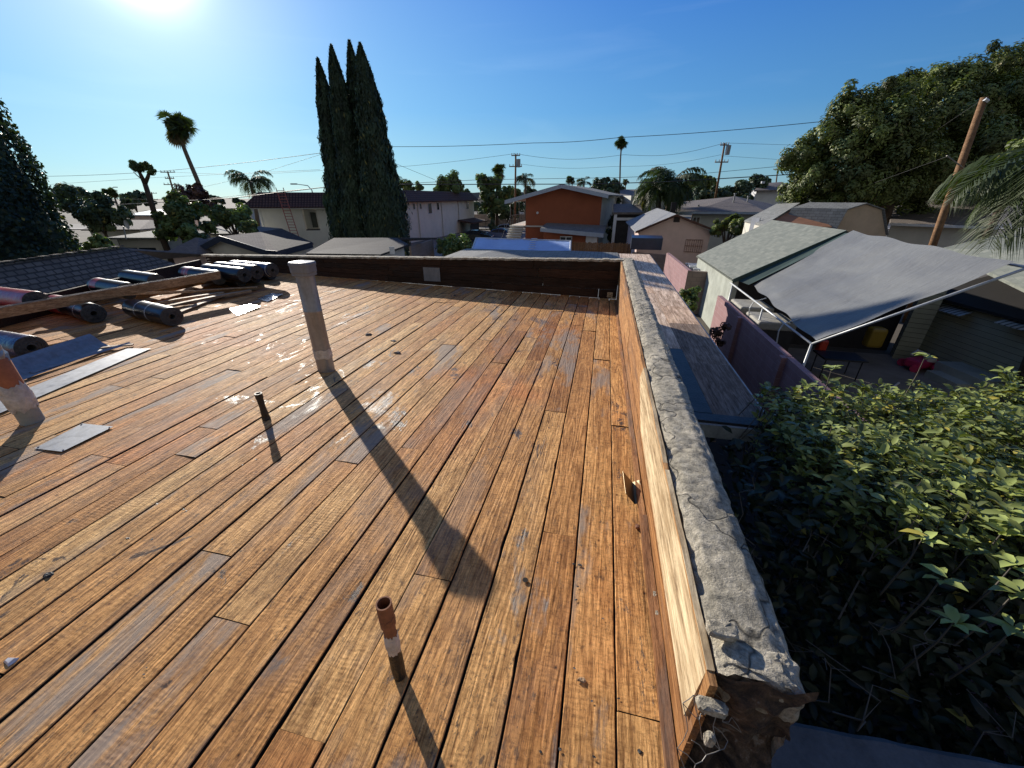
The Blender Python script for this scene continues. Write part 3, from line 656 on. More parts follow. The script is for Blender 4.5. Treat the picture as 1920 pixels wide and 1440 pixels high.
# left parapet
m = MB(); la = PZ(0, 572, .31); lb = PZ(400, 481, .38)
for k in range(12):
    p0 = la.lerp(lb, k / 12 - .1); p1 = la.lerp(lb, (k + 1) / 12 - .1)
    m.extr([(p0.x, p0.y, -.3), (p1.x, p1.y, -.3), (p1.x, p1.y, p1.z + random.uniform(-.004, .004)), (p0.x, p0.y, p0.z)], (-.05, 0, 0), (random.random(), random.random(), 1))
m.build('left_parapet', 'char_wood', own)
# plywood eave strip beyond the side parapet
m = MB(); ZS = -.5; xs = (.62, 1.30, 1.87)
def ply(x0, x1, y0, y1, tone, g=.2, dz=0):
    m.box(((x0 + x1) / 2, (y0 + y1) / 2, ZS - .008 + dz), (x1 - x0 - .006, y1 - y0 - .006, .016), tint=(tone, random.random(), g))
for (y0, y1, tn) in ((6.0, 8.4, .95), (8.4, 9.9, .9), (9.9, 10.5, .3), (10.5, 12.9, .85), (12.9, 15.3, .8), (15.3, 17.3, 1.0)): ply(.62, 1.32, y0, y1, tn)
for (y0, y1, tn) in ((7.4, 8.7, .45), (8.7, 10.2, .7), (10.2, 12.4, .9), (12.4, 14.8, 1.0), (14.8, 17.3, .8)): ply(1.32, 1.87, y0, y1, tn, .2, .002)
m.build('eave_plywood', 'osb_ply', own)
m = MB(); ply(1.32, 1.87, 5.45, 7.4, .8, .2, .002); ply(1.32, 1.87, 3.95, 5.45, .4, .2, .004); m.build('eave_plywood', 'shaded_ply', own)  # near pieces in the parapet shadow, darkened by colour as well
m = MB(); m.box((.97, 4.98, ZS - .005), (.70, 2.0, .02)); m.box((1.25, 3.88, ZS - .003), (1.24, .16, .024)); m.build('eave_felt', 'tar_plywood', own)
m = MB(); m.box((1.25, 3.78, ZS - .095), (1.26, .035, .15)); m.box((1.89, 10.5, ZS - .095), (.035, 13.5, .15)); m.build('fascia', 'fascia_white', own)
m = MB(); m.box((.95, 10.6, (GZ + ZS) / 2 - .06), (.75, 13.2, -GZ + ZS - .14)); m.build('lower_wall', 'stucco_house', own)
# far low roof (hip) behind the far parapet
m = MB(); e = [Vector((.60, 7.9, -.47)), Vector((.60, 17.3, -.47)), Vector((-6, 17.3, -.47)), Vector((-6, 7.9, -.47))]
r0 = PD(925, 470, 15.5); r1 = PD(1075, 473, 15.5)
r0.z = r1.z = max(-.40, r0.z)
m.add(e + [r0, r1], [(0, 1, 5), (1, 2, 4, 5), (2, 3, 4), (3, 0, 5, 4)]); m.build('hip_roof', 'shingle_grey', own)
# lower grey concrete ledge at the right foot of the building
m = MB(); n = 40; vs = []
for i in range(n + 1):
    xx = .62 + 2.6 * i / n; ye = 1.20 + .05 * (xx - 1) + .012 * noise.noise(Vector((xx * 8, 0, 0)))
    for (yy, zz) in ((-1.5, -.6), (ye - .03, -.6 + .006 * noise.noise(Vector((xx * 10, 4, 0)))), (ye, -.63), (ye, -.85)): vs.append((xx, yy, zz))
m.add(vs, [(i * 4 + k, (i + 1) * 4 + k, (i + 1) * 4 + k + 1, i * 4 + k + 1) for i in range(n) for k in range(3)]); m.build('lower_ledge', 'slab_grey', own)
# ------------------------------------------------------------------ things on the deck
def lathe(m, base, prof, n=28, sx=1.0, lean=(0, 0)):
    vs = [(base[0] + r * math.cos(2 * math.pi * k / n) * sx + lean[0] * h, base[1] + r * math.sin(2 * math.pi * k / n) + lean[1] * h, base[2] + h) for (r, h) in prof for k in range(n)]
    m.add(vs, [(i * n + k, i * n + (k + 1) % n, (i + 1) * n + (k + 1) % n, (i + 1) * n + k) for i in range(len(prof) - 1) for k in range(n)])
# tall galvanised vent
B = PF(612, 693); Ht = ztop(B, 492) - B.z
t = thing('vent_pipe', B, 'tall oval galvanised vent pipe with banded cap, casting the longest shadow on the deck', 'vent pipe')
m = MB(); r = .071; lathe(m, B, [(r, -.03), (r, .16), (r * 1.01, .17), (r, .18), (r, .62), (r * 1.03, .625), (r * 1.03, .635), (r, .64), (r, Ht - .1)], 32, 1.25); m.build('pipe', 'galv', t, smooth=True)
m = MB(); n = 32; vs = []
for (rr, h) in ((r * 1.03, .235), (r * 1.07, .20)):
    pass
pr = []
for k in range(n):
    an = 2 * math.pi * k / n
    for h in (.14 + .03 * noise.noise(Vector((math.cos(an) * 2, math.sin(an) * 2, 3))), .19, .235 + .02 * noise.noise(Vector((math.cos(an) * 3, math.sin(an) * 3, 9)))):
        rr = r * 1.06 + .004 * noise.noise(Vector((an * 3, h * 30, 1))); pr.append((B.x + rr * math.cos(an) * 1.25, B.y + rr * math.sin(an), B.z + h))
m.add(pr, [(k * 3 + j, ((k + 1) % n) * 3 + j, ((k + 1) % n) * 3 + j + 1, k * 3 + j + 1) for k in range(n) for j in range(2)]); m.build('sealant_collar', 'white_tar', t)
m = MB(); 
def oct_ring(rad, h): return [(B.x + rad * 1.2 * math.copysign(abs(math.cos(a_)) ** .55, math.cos(a_)), B.y + rad * math.copysign(abs(math.sin(a_)) ** .55, math.sin(a_)), B.z + h) for a_ in [2 * math.pi * k / 24 for k in range(24)]]
rings = [oct_ring(r * 1.0, Ht - .125), oct_ring(r * 1.16, Ht - .12), oct_ring(r * 1.16, Ht - .095), oct_ring(r * 1.22, Ht - .09), oct_ring(r * 1.22, Ht - .03), oct_ring(r * 1.28, Ht - .03), oct_ring(r * 1.28, Ht - .01), oct_ring(r * 1.2, Ht), oct_ring(r * .2, Ht + .012)]
for q in rings: m.v += q; m.t += [m.tint] * 24
m.f += [(i * 24 + k, i * 24 + (k + 1) % 24, (i + 1) * 24 + (k + 1) % 24, (i + 1) * 24 + k) for i in range(len(rings) - 1) for k in range(24)]
m.f.append(tuple(8 * 24 + k for k in range(24))); m.build('cap', 'sheet_dull', t)
# rusty open pipe in the foreground
B = PF(750, 1268); Ht = ztop(B, 1132) - B.z; r = .021
t = thing('vent_pipe', B, 'short open rusty pipe with white sealant drips, standing in the foreground boards', 'vent pipe')
m = MB(); lathe(m, B, [(r, -.03), (r, Ht * .72), (r * 1.22, Ht * .74), (r * 1.22, Ht), (r * 1.0, Ht), (r * .95, Ht - .08)], 24, 1, (.0, .0)); m.build('pipe', 'rust', t, smooth=False)
m = MB(); lathe(m, B, [(r * .94, Ht - .05), (.001, Ht - .055)], 20); m.build('bore', 'felt_shade_dark', t)
def collar(m, B, r, h0, h1, amp, n=30, rows=6, seed=1):
    vs = []
    for k in range(n):
        an = 2 * math.pi * k / n; lo = h0 + amp * noise.noise(Vector((math.cos(an) * 2.5, math.sin(an) * 2.5, seed))); hi = h1 + amp * noise.noise(Vector((math.cos(an) * 3.5, math.sin(an) * 3.5, seed + 5)))
        for j in range(rows + 1):
            h = lo + (hi - lo) * j / rows; bul = math.sin(math.pi * j / rows)
            rr = r + r * .14 * bul + r * .1 * noise.noise(Vector((math.cos(an) * 4, math.sin(an) * 4, h * 40 + seed)))
            vs.append((B[0] + rr * math.cos(an), B[1] + rr * math.sin(an), B[2] + h))
    R_ = rows + 1
    m.add(vs, [(k * R_ + j, ((k + 1) % n) * R_ + j, ((k + 1) % n) * R_ + j + 1, k * R_ + j + 1) for k in range(n) for j in range(rows)])
m = MB(); collar(m, B, r * 1.04, Ht * .38, Ht * .62, .022); m.build('sealant_collar', 'white_tar', t)
m = MB(); collar(m, B, r * 1.02, -.01, Ht * .40, .012, seed=4); m.build('tar_base', 'black_tar', t)
m = MB(); 
for k in range(9):
    a0 = k * .7; m.tube([(B.x + r * 1.27 * math.cos(a0 + j * .12), B.y + r * 1.27 * math.sin(a0 + j * .12), B.z + Ht * (.78 + .006 * k) + .002 * j) for j in range(7)], .0008, 4)
m.build('wire_tie', 'rust', t)
# small black stub pipe
B = PF(500, 787); Ht = ztop(B, 738) - B.z; r = .024
t = thing('vent_pipe', B, 'small black tarred stub pipe standing left of the tall vent shadow', 'vent pipe')
m = MB(); lathe(m, B, [(r * 1.15, -.02), (r * 1.1, Ht * .3), (r, Ht * .35), (r * .9, Ht * .6), (r, Ht * .62), (r, Ht * .8), (r * 1.15, Ht * .82), (r * 1.15, Ht), (r * .8, Ht), (r * .8, Ht - .05), (.001, Ht - .05)], 18); m.build('pipe', 'black_tar', t)
m = MB(); collar(m, B, r * 1.15, -.01, .03, .01, seed=8); m.build('sealant_collar', 'black_tar', t)
# big red brown vent at left edge
B = PF(62, 790); Ht = ztop(B, 668) - B.z; r = .068
t = thing('vent_pipe', B, 'thick red brown vent pipe with white sealant and a lumpy cap at the left edge', 'vent pipe')
m = MB(); lathe(m, B, [(r, -.03), (r, Ht - .05)], 28); m.build('base_sleeve', 'stucco_house', t, smooth=True)
m = MB(); lathe(m, B, [(r * 1.04, Ht * .45), (r * 1.06, Ht - .03), (r * .95, Ht - .02), (r * .5, Ht - .01)], 28); m.build('pipe', 'rust_red', t, smooth=True)
m = MB(); collar(m, B, r * 1.07, Ht * .22, Ht * .58, .06, seed=12); m.build('sealant_collar', 'white_tar', t)
m = MB(); lathe(m, B, [(r * 1.02, Ht - .05), (r * 1.12, Ht - .01), (r * .95, Ht + .03), (r * 1.0, Ht + .06), (r * .8, Ht + .09), (r * .3, Ht + .11), (.001, Ht + .112)], 14)
m.v = [tuple(Vector(q) + Vector((noise.noise(Vector(q) * 20), noise.noise(Vector(q) * 20 + Vector((5, 0, 0))), noise.noise(Vector(q) * 20 + Vector((0, 5, 0))))) * .02) for q in m.v]; m.build('cap', 'galv', t)
# metal sheets
def sheet(pxs, mat, label, name='metal_sheet', h=.006, tilt=0, lift=0):
    pts = [PF(*q) for q in pxs]; c = sum(pts, Vector()) / len(pts)
    if tilt:
        hv = (sd + (Vector((0, 0, EYE)) - c).normalized()).normalized(); hv = (hv * tilt + Vector((0, 0, 1)) * (1 - tilt)).normalized()
        pts = [Vector((q.x, q.y, c.z + h - ((q.x - c.x) * hv.x + (q.y - c.y) * hv.y) / hv.z)) for q in pts]
    else: pts = [Vector((q.x, q.y, q.z + h)) for q in pts]
    m = MB(); m.extr(pts, (0, 0, -.002)); o = m.build(name, mat, loc=c); tag(o, label, 'metal sheet')
    for q in pts:
        d = c - q; d.z = 0; qq = q + d * .1; m = MB(); m.box((qq.x, qq.y, qq.z + .003), (.008, .008, .004)); m.build('nail', 'galv', o)
    return o
sheet([(430, 582), (470, 574), (489, 577), (446, 592)], 'sheet', 'metal patch mirroring the sun on the deck left of the tall vent', tilt=1, h=.022)
sheet([(482, 561), (508, 552), (532, 554), (502, 566)], 'sheet', 'small bright metal patch beside the top of the tall vent', tilt=.55, h=.016)
sheet([(65, 842), (155, 795), (213, 801), (117, 848)], 'sheet_dull', 'nailed grey metal patch on the boards near the red brown vent')
# flashing sheets
def bent(pxa, pxb, prof, mat, label):
    a = PF(*pxa); b = PF(*pxb); d = (b - a); d.z = 0; d.normalize(); n = Vector((d.y, -d.x, 0)); L = (b - a).length
    m = MB(); k = len(prof); K = 12
    vs = []
    for i in range(K + 1):
        q = a.lerp(b, i / K)
        for (o_, h) in prof: p = q + n * o_; vs.append((p.x, p.y, q.z + h + .003 * noise.noise(Vector((i * .4, o_ * 9, 0)))))
    m.add(vs, [(i * k + j, (i + 1) * k + j, (i + 1) * k + j + 1, i * k + j + 1) for i in range(K) for j in range(k - 1)])
    o = m.build('flashing_sheet', mat, loc=a, solid=.0015); tag(o, label, 'metal flashing'); return o
bent((-60, 790), (262, 655), [(-.14, .012), (0, .010), (.14, .012)], 'sheet_dull', 'long flat sheet of grey flashing lying on the boards beside the curled sheet')
bent((-60, 752), (210, 652), [(-.19, .17), (-.15, .14), (-.09, .07), (-.03, .03), (.04, .02)], 'sheet_dull', 'long curled sheet of grey flashing in front of the blue roll')
bent((60, 705), (245, 648), [(-.03, .03), (0, .045), (.03, .03)], 'sheet_dull', 'narrow folded strip of flashing between the two grey sheets')
# bent metal piece on right boards
a = PF(1172, 880); m = MB()
P0 = PF(1186, 948); P1 = PF(1222, 958); P2 = PF(1216, 905)
dv = Vector((0, .11, 0))
Q0 = P0 + Vector((.012, 0, .012))
m.add([Q0 + Vector((-.062, -.005, .075)), Q0, Q0 + Vector((.05, .01, .03)), Q0 + Vector((-.075, .175, .095)), Q0 + Vector((-.008, .175, .02)), Q0 + Vector((.03, .175, .045))], [(0, 1, 4, 3), (1, 2, 5, 4)])
o = m.build('bent_flashing', 'sheet_dull', loc=P0, solid=.0012); tag(o, 'small bent brown metal angle wedged by the side parapet', 'metal flashing'); o.data.materials[0] = M['bronze']
# rolls of membrane
def roll(c, ang, L, r, mat, label, pitch=0, hollow=True, bands=(), lab=False):
    c = Vector(c); d = Vector((math.cos(ang) * math.cos(pitch), math.sin(ang) * math.cos(pitch), math.sin(pitch)))
    t = thing('membrane_roll', (c.x, c.y, c.z - r), label, 'membrane roll', 'rolls of roofing membrane')
    e0 = c - d * L / 2; e1 = c + d * L / 2; m = MB(); n = 36; K = 26
    u = Vector((-math.sin(ang), math.cos(ang), 0)); w_ = d.cross(u); vs = []
    sd_ = random.uniform(0, 99)
    for i in range(K + 1):
        q = e0.lerp(e1, i / K)
        for k in range(n):
            an = 2 * math.pi * k / n; rr = r * (1 + .012 * noise.noise(Vector((math.cos(an) * 1.5, math.sin(an) * 1.5, i * .5 + sd_))) + .01 * noise.noise(Vector((an * 5, i * .15, sd_))))
            if i in (0, K): rr *= .97
            vs.append(q + (u * math.cos(an) + w_ * math.sin(an) * .96) * rr)
    m.add(vs, [(i * n + k, i * n + (k + 1) % n, (i + 1) * n + (k + 1) % n, (i + 1) * n + k) for i in range(K) for k in range(n)]); m.build('wrap', mat, t, smooth=True)
    for (e, s) in ((e0, -1), (e1, 1)):
        m = MB(); vs = []
        rad = [.965, .8, .78, .62, .6, .45, .42, .27, .25]; 
        for j, q in enumerate(rad):
            for k in range(n):
                an = 2 * math.pi * k / n; vs.append(e + d * s * (.004 if j % 2 else -.002) * (j > 0) + (u * math.cos(an) + w_ * math.sin(an) * .96) * r * q)
        for k in range(n):
            an = 2 * math.pi * k / n; vs.append(e - d * s * .12 + (u * math.cos(an) + w_ * math.sin(an)) * r * .24)
        m.add(vs, [(i * n + k, i * n + (k + 1) % n, (i + 1) * n + (k + 1) % n, (i + 1) * n + k) for i in range(len(rad)) for k in range(n)]); m.build('roll_end', 'roll_end', t)
        m = MB(); m.tube([e - d * s * .09, e - d * s * .088], [r * .235, r * .235], 16); m.build('core', 'cardboard' if not hollow else 'felt_shade_dark', t)
    for bpos in bands:
        q = e0.lerp(e1, bpos); m = MB(); vs = []
        for s in (-.014, .014):
            for k in range(n):
                an = 2 * math.pi * k / n; vs.append(q + d * s + (u * math.cos(an) + w_ * math.sin(an) * .96) * r * 1.022)
        m.add(vs, [(k, (k + 1) % n, n + (k + 1) % n, n + k) for k in range(n)]); m.build('band', 'band_grey', t)
    if lab:
        m = MB(); vs = []; 
        for s in (.1, .3):
            q = e0.lerp(e1, s)
            for k in range(9):
                an = .1 + 2.0 * k / 8; vs.append(q + (u * math.cos(math.pi + an) * 1 + w_ * math.sin(an) * .96) * r * 1.018)
        m.add(vs, [(k, k + 1, 10 + k, 9 + k) for k in range(8)]); m.build('label', 'roll_pink', t)
    return t
R_ = .135; A = math.radians(-11)
def rollpx(x, y, lift, L, ang, mat, label, **kw):
    """x,y = pixel of the bottom of the right hand end on the deck"""
    P = PF(x, y, lift); r = kw.pop('r', R_); z = P.z + r + lift + .002
    c = Vector((P.x, P.y, z)) - Vector((math.cos(ang), math.sin(ang), 0)) * L / 2
    return roll(c, ang, L, r, mat, label, **kw)
rollpx(330, 612, 0, 1.05, math.radians(-14), 'roll_plastic', 'black roll with two grey bands on bare boards, end facing the tall vent', bands=(.33, .62), hollow=False)
rollpx(72, 674, 0, 1.1, math.radians(-5), 'roll_blue', 'blue wrapped roll with open end at the left edge above the flashing', r=.135)
rollpx(185, 606, 0, 1.0, math.radians(-16), 'roll_plastic', 'black roll in the shade under the lumber left of the banded roll', bands=(.75,))
rollpx(135, 590, 0, 1.0, math.radians(-8), 'roll_pink', 'red and black wrapped roll in the shade under the leaning lumber', )
rollpx(80, 585, .24, 1.0, math.radians(-6), 'roll_pink', 'pink wrapped roll on top of the pile at the left parapet', )
rollpx(248, 562, .12, .95, math.radians(-12), 'roll_plastic', 'black roll with pink label behind the leaning lumber', lab=True, bands=(.08,))
rollpx(300, 543, .12, .95, math.radians(-12), 'roll_plastic', 'black roll touching the leaning lumber in front of the shingle roof')
rollpx(415, 535, .1, 1.05, math.radians(-13), 'roll_plastic', 'black roll with white band and pink label under the end of the leaning lumber', lab=True, bands=(.2,))
rollpx(463, 530, .16, 1.1, math.radians(-11), 'roll_plastic', 'black roll, nearest of the top row against the far corner')
rollpx(486, 524, .16, 1.1, math.radians(-10), 'roll_plastic', 'black roll, middle of the top row against the far corner')
rollpx(515, 520, .16, 1.1, math.radians(-9), 'roll_blue', 'roll with pale blue wrapped end, last of the top row against the far parapet', bands=(.97,))
for i, (x, y) in enumerate(((455, 538), (483, 531), (512, 525))):
    rollpx(x, y, 0, 1.05, math.radians(-10), 'roll_plastic', ['black roll under the nearest roll of the far corner row', 'black roll under the middle roll of the far corner row', 'black roll under the blue ended roll of the far corner row'][i], r=.115)
# lumber
def board(a, b, wd, th, label, tone=.5, roll_=0, mat='lumber'):
    a = Vector(a); b = Vector(b); d = (b - a).normalized(); s = d.cross(Vector((0, 0, 1))).normalized(); n = s.cross(d)
    s, n = s * math.cos(roll_) + n * math.sin(roll_), n * math.cos(roll_) - s * math.sin(roll_)
    vs = []
    K = 8
    for i in range(K + 1):
        q = a.lerp(b, i / K) + n * .012 * math.sin(i / K * math.pi)
        for (u, v) in ((-.5, -.5), (.5, -.5), (.5, .5), (-.5, .5)): vs.append(q + s * wd * u + n * th * v)
    m = MB(); m.add(vs, [(i * 4 + k, i * 4 + (k + 1) % 4, (i + 1) * 4 + (k + 1) % 4, (i + 1) * 4 + k) for i in range(K) for k in range(4)] + [(0, 3, 2, 1), (K * 4, K * 4 + 1, K * 4 + 2, K * 4 + 3)], (tone, random.random(), random.uniform(0, .6)))
    o = m.build('lumber_board', mat, loc=a, bevel=.002); tag(o, label, 'board', 'loose lumber on the deck'); return o
def at(x, y, z): return PZ(x, y, z)
board(at(-90, 602, .34), at(412, 515, .40), .14, .04, 'long thick plank leaning across the rolls, longest of the loose lumber', .5, roll_=1.2)
board(at(78, 563, .30), at(365, 546, .20), .09, .035, 'thin sunlit plank below the long thick plank', .8, roll_=.2)
board(at(300, 552, .10), at(482, 538, .10), .12, .02, 'board with its end reaching out to the right of the pile', .6, roll_=.1)
board(at(250, 560, .16), at(405, 523, .16), .28, .016, 'wide flat board under the end of the long thick plank', .5, roll_=.5)
board(at(290, 580, .05), at(470, 545, .09), .09, .035, 'board lying low in the shade of the pile', .3)
board(at(270, 573, .06), at(420, 549, .10), .07, .03, 'narrow board with sunlit top in the middle of the pile', .7)
board(at(320, 592, .03), at(425, 552, .05), .09, .02, 'board at the foot of the pile nearest the bright metal patch', .4)
board(at(150, 660, .02), at(250, 646, .03), .05, .015, 'short splinter of wood beside the curled flashing', .7)
# debris
chips = []
def chip(P, s, mat, label, grp, cat='debris', nm='debris_chip'):
    m = MB(); n = 7; vs = []
    for k in range(n):
        a_ = 2 * math.pi * k / n; rr = s * random.uniform(.6, 1.2); vs.append((P.x + rr * math.cos(a_) * 1.5, P.y + rr * math.sin(a_), P.z + .002))
    vs2 = [(q[0] * .6 + P.x * .4, q[1] * .6 + P.y * .4, P.z + s * random.uniform(.3, .7)) for q in vs]
    m.add(vs + vs2, [(k, (k + 1) % n, n + (k + 1) % n, n + k) for k in range(n)] + [tuple(n + k for k in range(n))])
    o = m.build(nm, mat, loc=P); tag(o, label, cat, grp); return o
for (x, y, s) in ((240, 1010, .013), (285, 1012, .008), (345, 955, .008), (350, 958, .006), (480, 862, .010), (295, 945, .012), (262, 940, .009), (1076, 1058, .009), (1088, 1060, .012), (1083, 1100, .006), (1080, 1125, .007), (1045, 1055, .005), (980, 872, .007), (1000, 876, .005), (1014, 1410, .006), (1050, 1405, .007), (1114, 1420, .006), (1077, 1253, .005), (760, 1020, .005), (672, 987, .007), (690, 983, .005), (448, 818, .006), (810, 905, .004), (1110, 1315, .005), (275, 1252, .004), (270, 1265, .005), (520, 1207, .005), (495, 1240, .006), (1160, 1310, .006), (1130, 1160, .005), (1200, 1410, .009), (455, 872, .006), (430, 878, .005), (310, 910, .007), (385, 830, .005), (200, 1080, .004)):
    chip(PF(x, y), s * .72, 'black_tar' if s > .0055 else 'slab_grey', 'small crumb of tar or gravel left on the deck boards', 'crumbs of tar and gravel on the deck')
chip(PF(92, 1080), .022, 'black_tar', 'flat dark scrap of tar on the boards at the left', None, 'debris', 'tar_scrap')
chip(PF(20, 1240), .018, 'white_plastic', 'crumpled white scrap on the boards at the lower left', None, 'debris', 'paper_scrap')
chip(PF(1090, 1275), .012, 'lumber', 'splintered bit of wood near the right boards', None, 'debris', 'wood_splinter')
for (x, y, l) in ((690, 628, 'pale grey tar blob behind the tall vent, upper one'), (738, 640, 'grey tar blob right of the tall vent'), (745, 662, 'round grey tar lump right of the tall vent, lower one')):
    chip(PF(x, y), .032 if x != 690 else .04, 'slab_grey', l, None, 'debris', 'tar_blob')
# knot hole
m = MB(); B = PF(985, 1088); m.tube([B + Vector((0, 0, .002)), B + Vector((0, 0, .0035))], [.013, .013], 14); m.build('knot_hole', 'felt_shade_dark', own)
# rubble and chicken wire at the broken parapet end
def rock(c, s, mat, name, label, cat='rubble'):
    m = MB(); n1, n2 = 12, 8; vs = []
    for i in range(n2 + 1):
        for k in range(n1):
            a_ = 2 * math.pi * k / n1; b_ = math.pi * i / n2; d = Vector((math.sin(b_) * math.cos(a_), math.sin(b_) * math.sin(a_), math.cos(b_)))
            d = Vector([math.copysign(abs(q) ** .6, q) for q in d]); d *= 1 + .22 * noise.noise(d * 2.2 + Vector(c) * 9) + .1 * noise.noise(d * 6)
            vs.append((c[0] + d.x * s[0], c[1] + d.y * s[1], c[2] + d.z * s[2]))
    m.add(vs, [(i * n1 + k, (i + 1) * n1 + k, (i + 1) * n1 + (k + 1) % n1, i * n1 + (k + 1) % n1) for i in range(n2) for k in range(n1)])
    o = m.build(name, mat, loc=c); tag(o, label, cat); return o
c = PZ(1355, 1182, .49); rock(c, (.042, .026, .014), 'concrete', 'concrete_chunk', 'pale loose chunk of concrete resting on top of the side parapet')
c = PZ(1335, 1325, .40); rock(c, (.040, .018, .014), 'concrete', 'concrete_chunk', 'chunk of concrete hanging in the wire mesh at the broken parapet end')
c = PZ(1330, 1385, .37); rock(c, (.012, .012, .02), 'concrete', 'concrete_chunk', 'small crumb of concrete under the hanging chunk')
c = PZ(1228, 1115, .03); rock(c, (.009, .014, .008), 'concrete', 'concrete_chunk', 'crumb of rubble on the warped strip beside the plywood')
c = PZ(1232, 1150, .03); rock(c, (.008, .012, .007), 'concrete', 'concrete_chunk', 'lower of two crumbs of rubble beside the plywood')
c = PF(1195, 990); rock(c + Vector((0, 0, .01)), (.012, .015, .009), 'rust', 'rust_clod', 'brown clod on the last board below the bent metal angle')
m = MB()
nodes = {}
for i in range(6):
    for j in range(4):
        px = 1275 + i * 20 + (j % 2) * 10 + random.uniform(-6, 6); py = 1255 + j * 42 + (5 - i) * 14 + random.uniform(-8, 8)
        nodes[i, j] = PZ(px, py, .40 - j * .05 + random.uniform(-.01, .01))
for (i, j), P in nodes.items():
    for (di, dj) in ((1, 0), (0, 1), (1, 1)):
        if (i + di, j + dj) in nodes and random.random() < .55:
            Q = nodes[i + di, j + dj]; mid = (P + Q) / 2 + Vector((random.uniform(-.006, .006), random.uniform(-.006, .006), random.uniform(-.006, .006)))
            m.tube([P, mid, Q], .0011, 5)
o = m.build('chicken_wire', 'steel_wire', loc=nodes[0, 0]); tag(o, 'torn twisted wire mesh poking out of the broken parapet end', 'wire mesh')
# ------------------------------------------------------------------ right hand neighbours
# block wall, seen along its length
WX = 4.42; WT = -1.76
bw = thing('block_wall', (WX, 11, GZ), 'pink block wall running beside the grey tarp canopy, sunlit at its far end', 'wall')
m = MB()
for (y0, y1) in ((2.0, 6.2), (6.24, 9.6), (9.64, 13.0), (13.04, 16.0)): m.box((WX + .08, (y0 + y1) / 2, (GZ + WT) / 2), (.15, y1 - y0, WT - GZ))
m.build('block_panel', 'block_pink', bw)
for y in (6.22, 9.62, 13.02):
    m = MB(); m.box((WX - .01, y, (GZ + WT) / 2 - .01), (.2, .2, WT - GZ)); m.build('pilaster', 'block_pink', bw)
# farther pieces: pink wall and low block shed with white junk on it
t = thing('block_wall', PZ(1262, 520, GZ), 'short pink block wall standing before the white pipes, beyond the eave', 'wall')
m = MB(); a = PZ(1250, 474, -1.6); b = PZ(1290, 507, -1.6); m.wall((a.x, a.y, 0), (b.x, b.y, 0), GZ, -1.6, None, .18); m.build('block_panel', 'block_pink', t)
m = MB(); m.wall((b.x, b.y, 0), (b.x + 1.6, b.y - .2, 0), GZ, -1.62, None, .15); m.build('return_wall', 'block_tan', t)
lo = thing('junk_pile', (b.x + .9, b.y + 2.2, -1.9), 'pile of white pipes and boards lying on the low roof behind the pink block wall', 'pipes')
m = MB(); m.box((b.x + 1.1, b.y + 2.1, -1.95), (2.0, 3.6, .1)); o = m.build('shed_roof', 'shingle_brown'); tag(o, 'low flat shed roof behind the pink block wall carrying white pipes', 'shed roof')
for i in range(9):
    m = MB(); yy = b.y + .6 + i * .38; m.tube([(b.x + .3 + random.uniform(0, .3), yy + random.uniform(-.2, .2), -1.84 + random.uniform(0, .12)), (b.x + 1.6 + random.uniform(0, .3), yy + random.uniform(-.5, .3), -1.84 + random.uniform(0, .1))], .05, 6); m.build('pipe', 'paint_white', lo)
# garage with green grey shingles
g = thing('garage', (7, 19.5, GZ), 'garage with green grey shingle roof and pale stucco side wall, joined by the grey tarp', 'garage')
EV, RV = -1.2, .58; gx0, gx1, gx2, gy0, gy1 = 4.95, 8.1, 11.2, 16.4, 23.2
m = MB(); m.slab([(gx0, gy0, EV), (gx1, gy0, RV), (gx1, gy1, RV), (gx0, gy1, EV)], .06); m.slab([(gx1, gy0, RV), (gx2, gy0, EV), (gx2, gy1, EV), (gx1, gy1, RV)], .06); m.build('roof', 'shingle_green', g)
m = MB()
for k in range(46):
    y = gy0 + k * (gy1 - gy0) / 46; m.box((gx0 - .02, y + .06, EV - .05), (.05, .08, .06))
m.build('shingle_edge', 'shingle_green', g)
m = MB(); m.box((gx0 + .14, (gy0 + gy1) / 2, (GZ + EV) / 2), (.2, gy1 - gy0 - .2, EV - GZ - .02)); m.build('side_wall', 'stucco_green', g)
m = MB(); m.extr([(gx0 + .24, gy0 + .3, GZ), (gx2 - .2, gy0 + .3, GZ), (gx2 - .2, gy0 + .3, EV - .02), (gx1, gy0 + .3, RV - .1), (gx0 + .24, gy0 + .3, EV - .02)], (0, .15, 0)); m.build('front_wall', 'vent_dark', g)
m = MB(); m.extr([(gx0 - .02, gy0 - .03, EV - .16), (gx1, gy0 - .03, RV - .16), (gx1, gy0 - .03, RV - .0), (gx0 - .02, gy0 - .03, EV - .0)], (0, .028, 0)); m.build('barge_board', 'green_tarp', g)
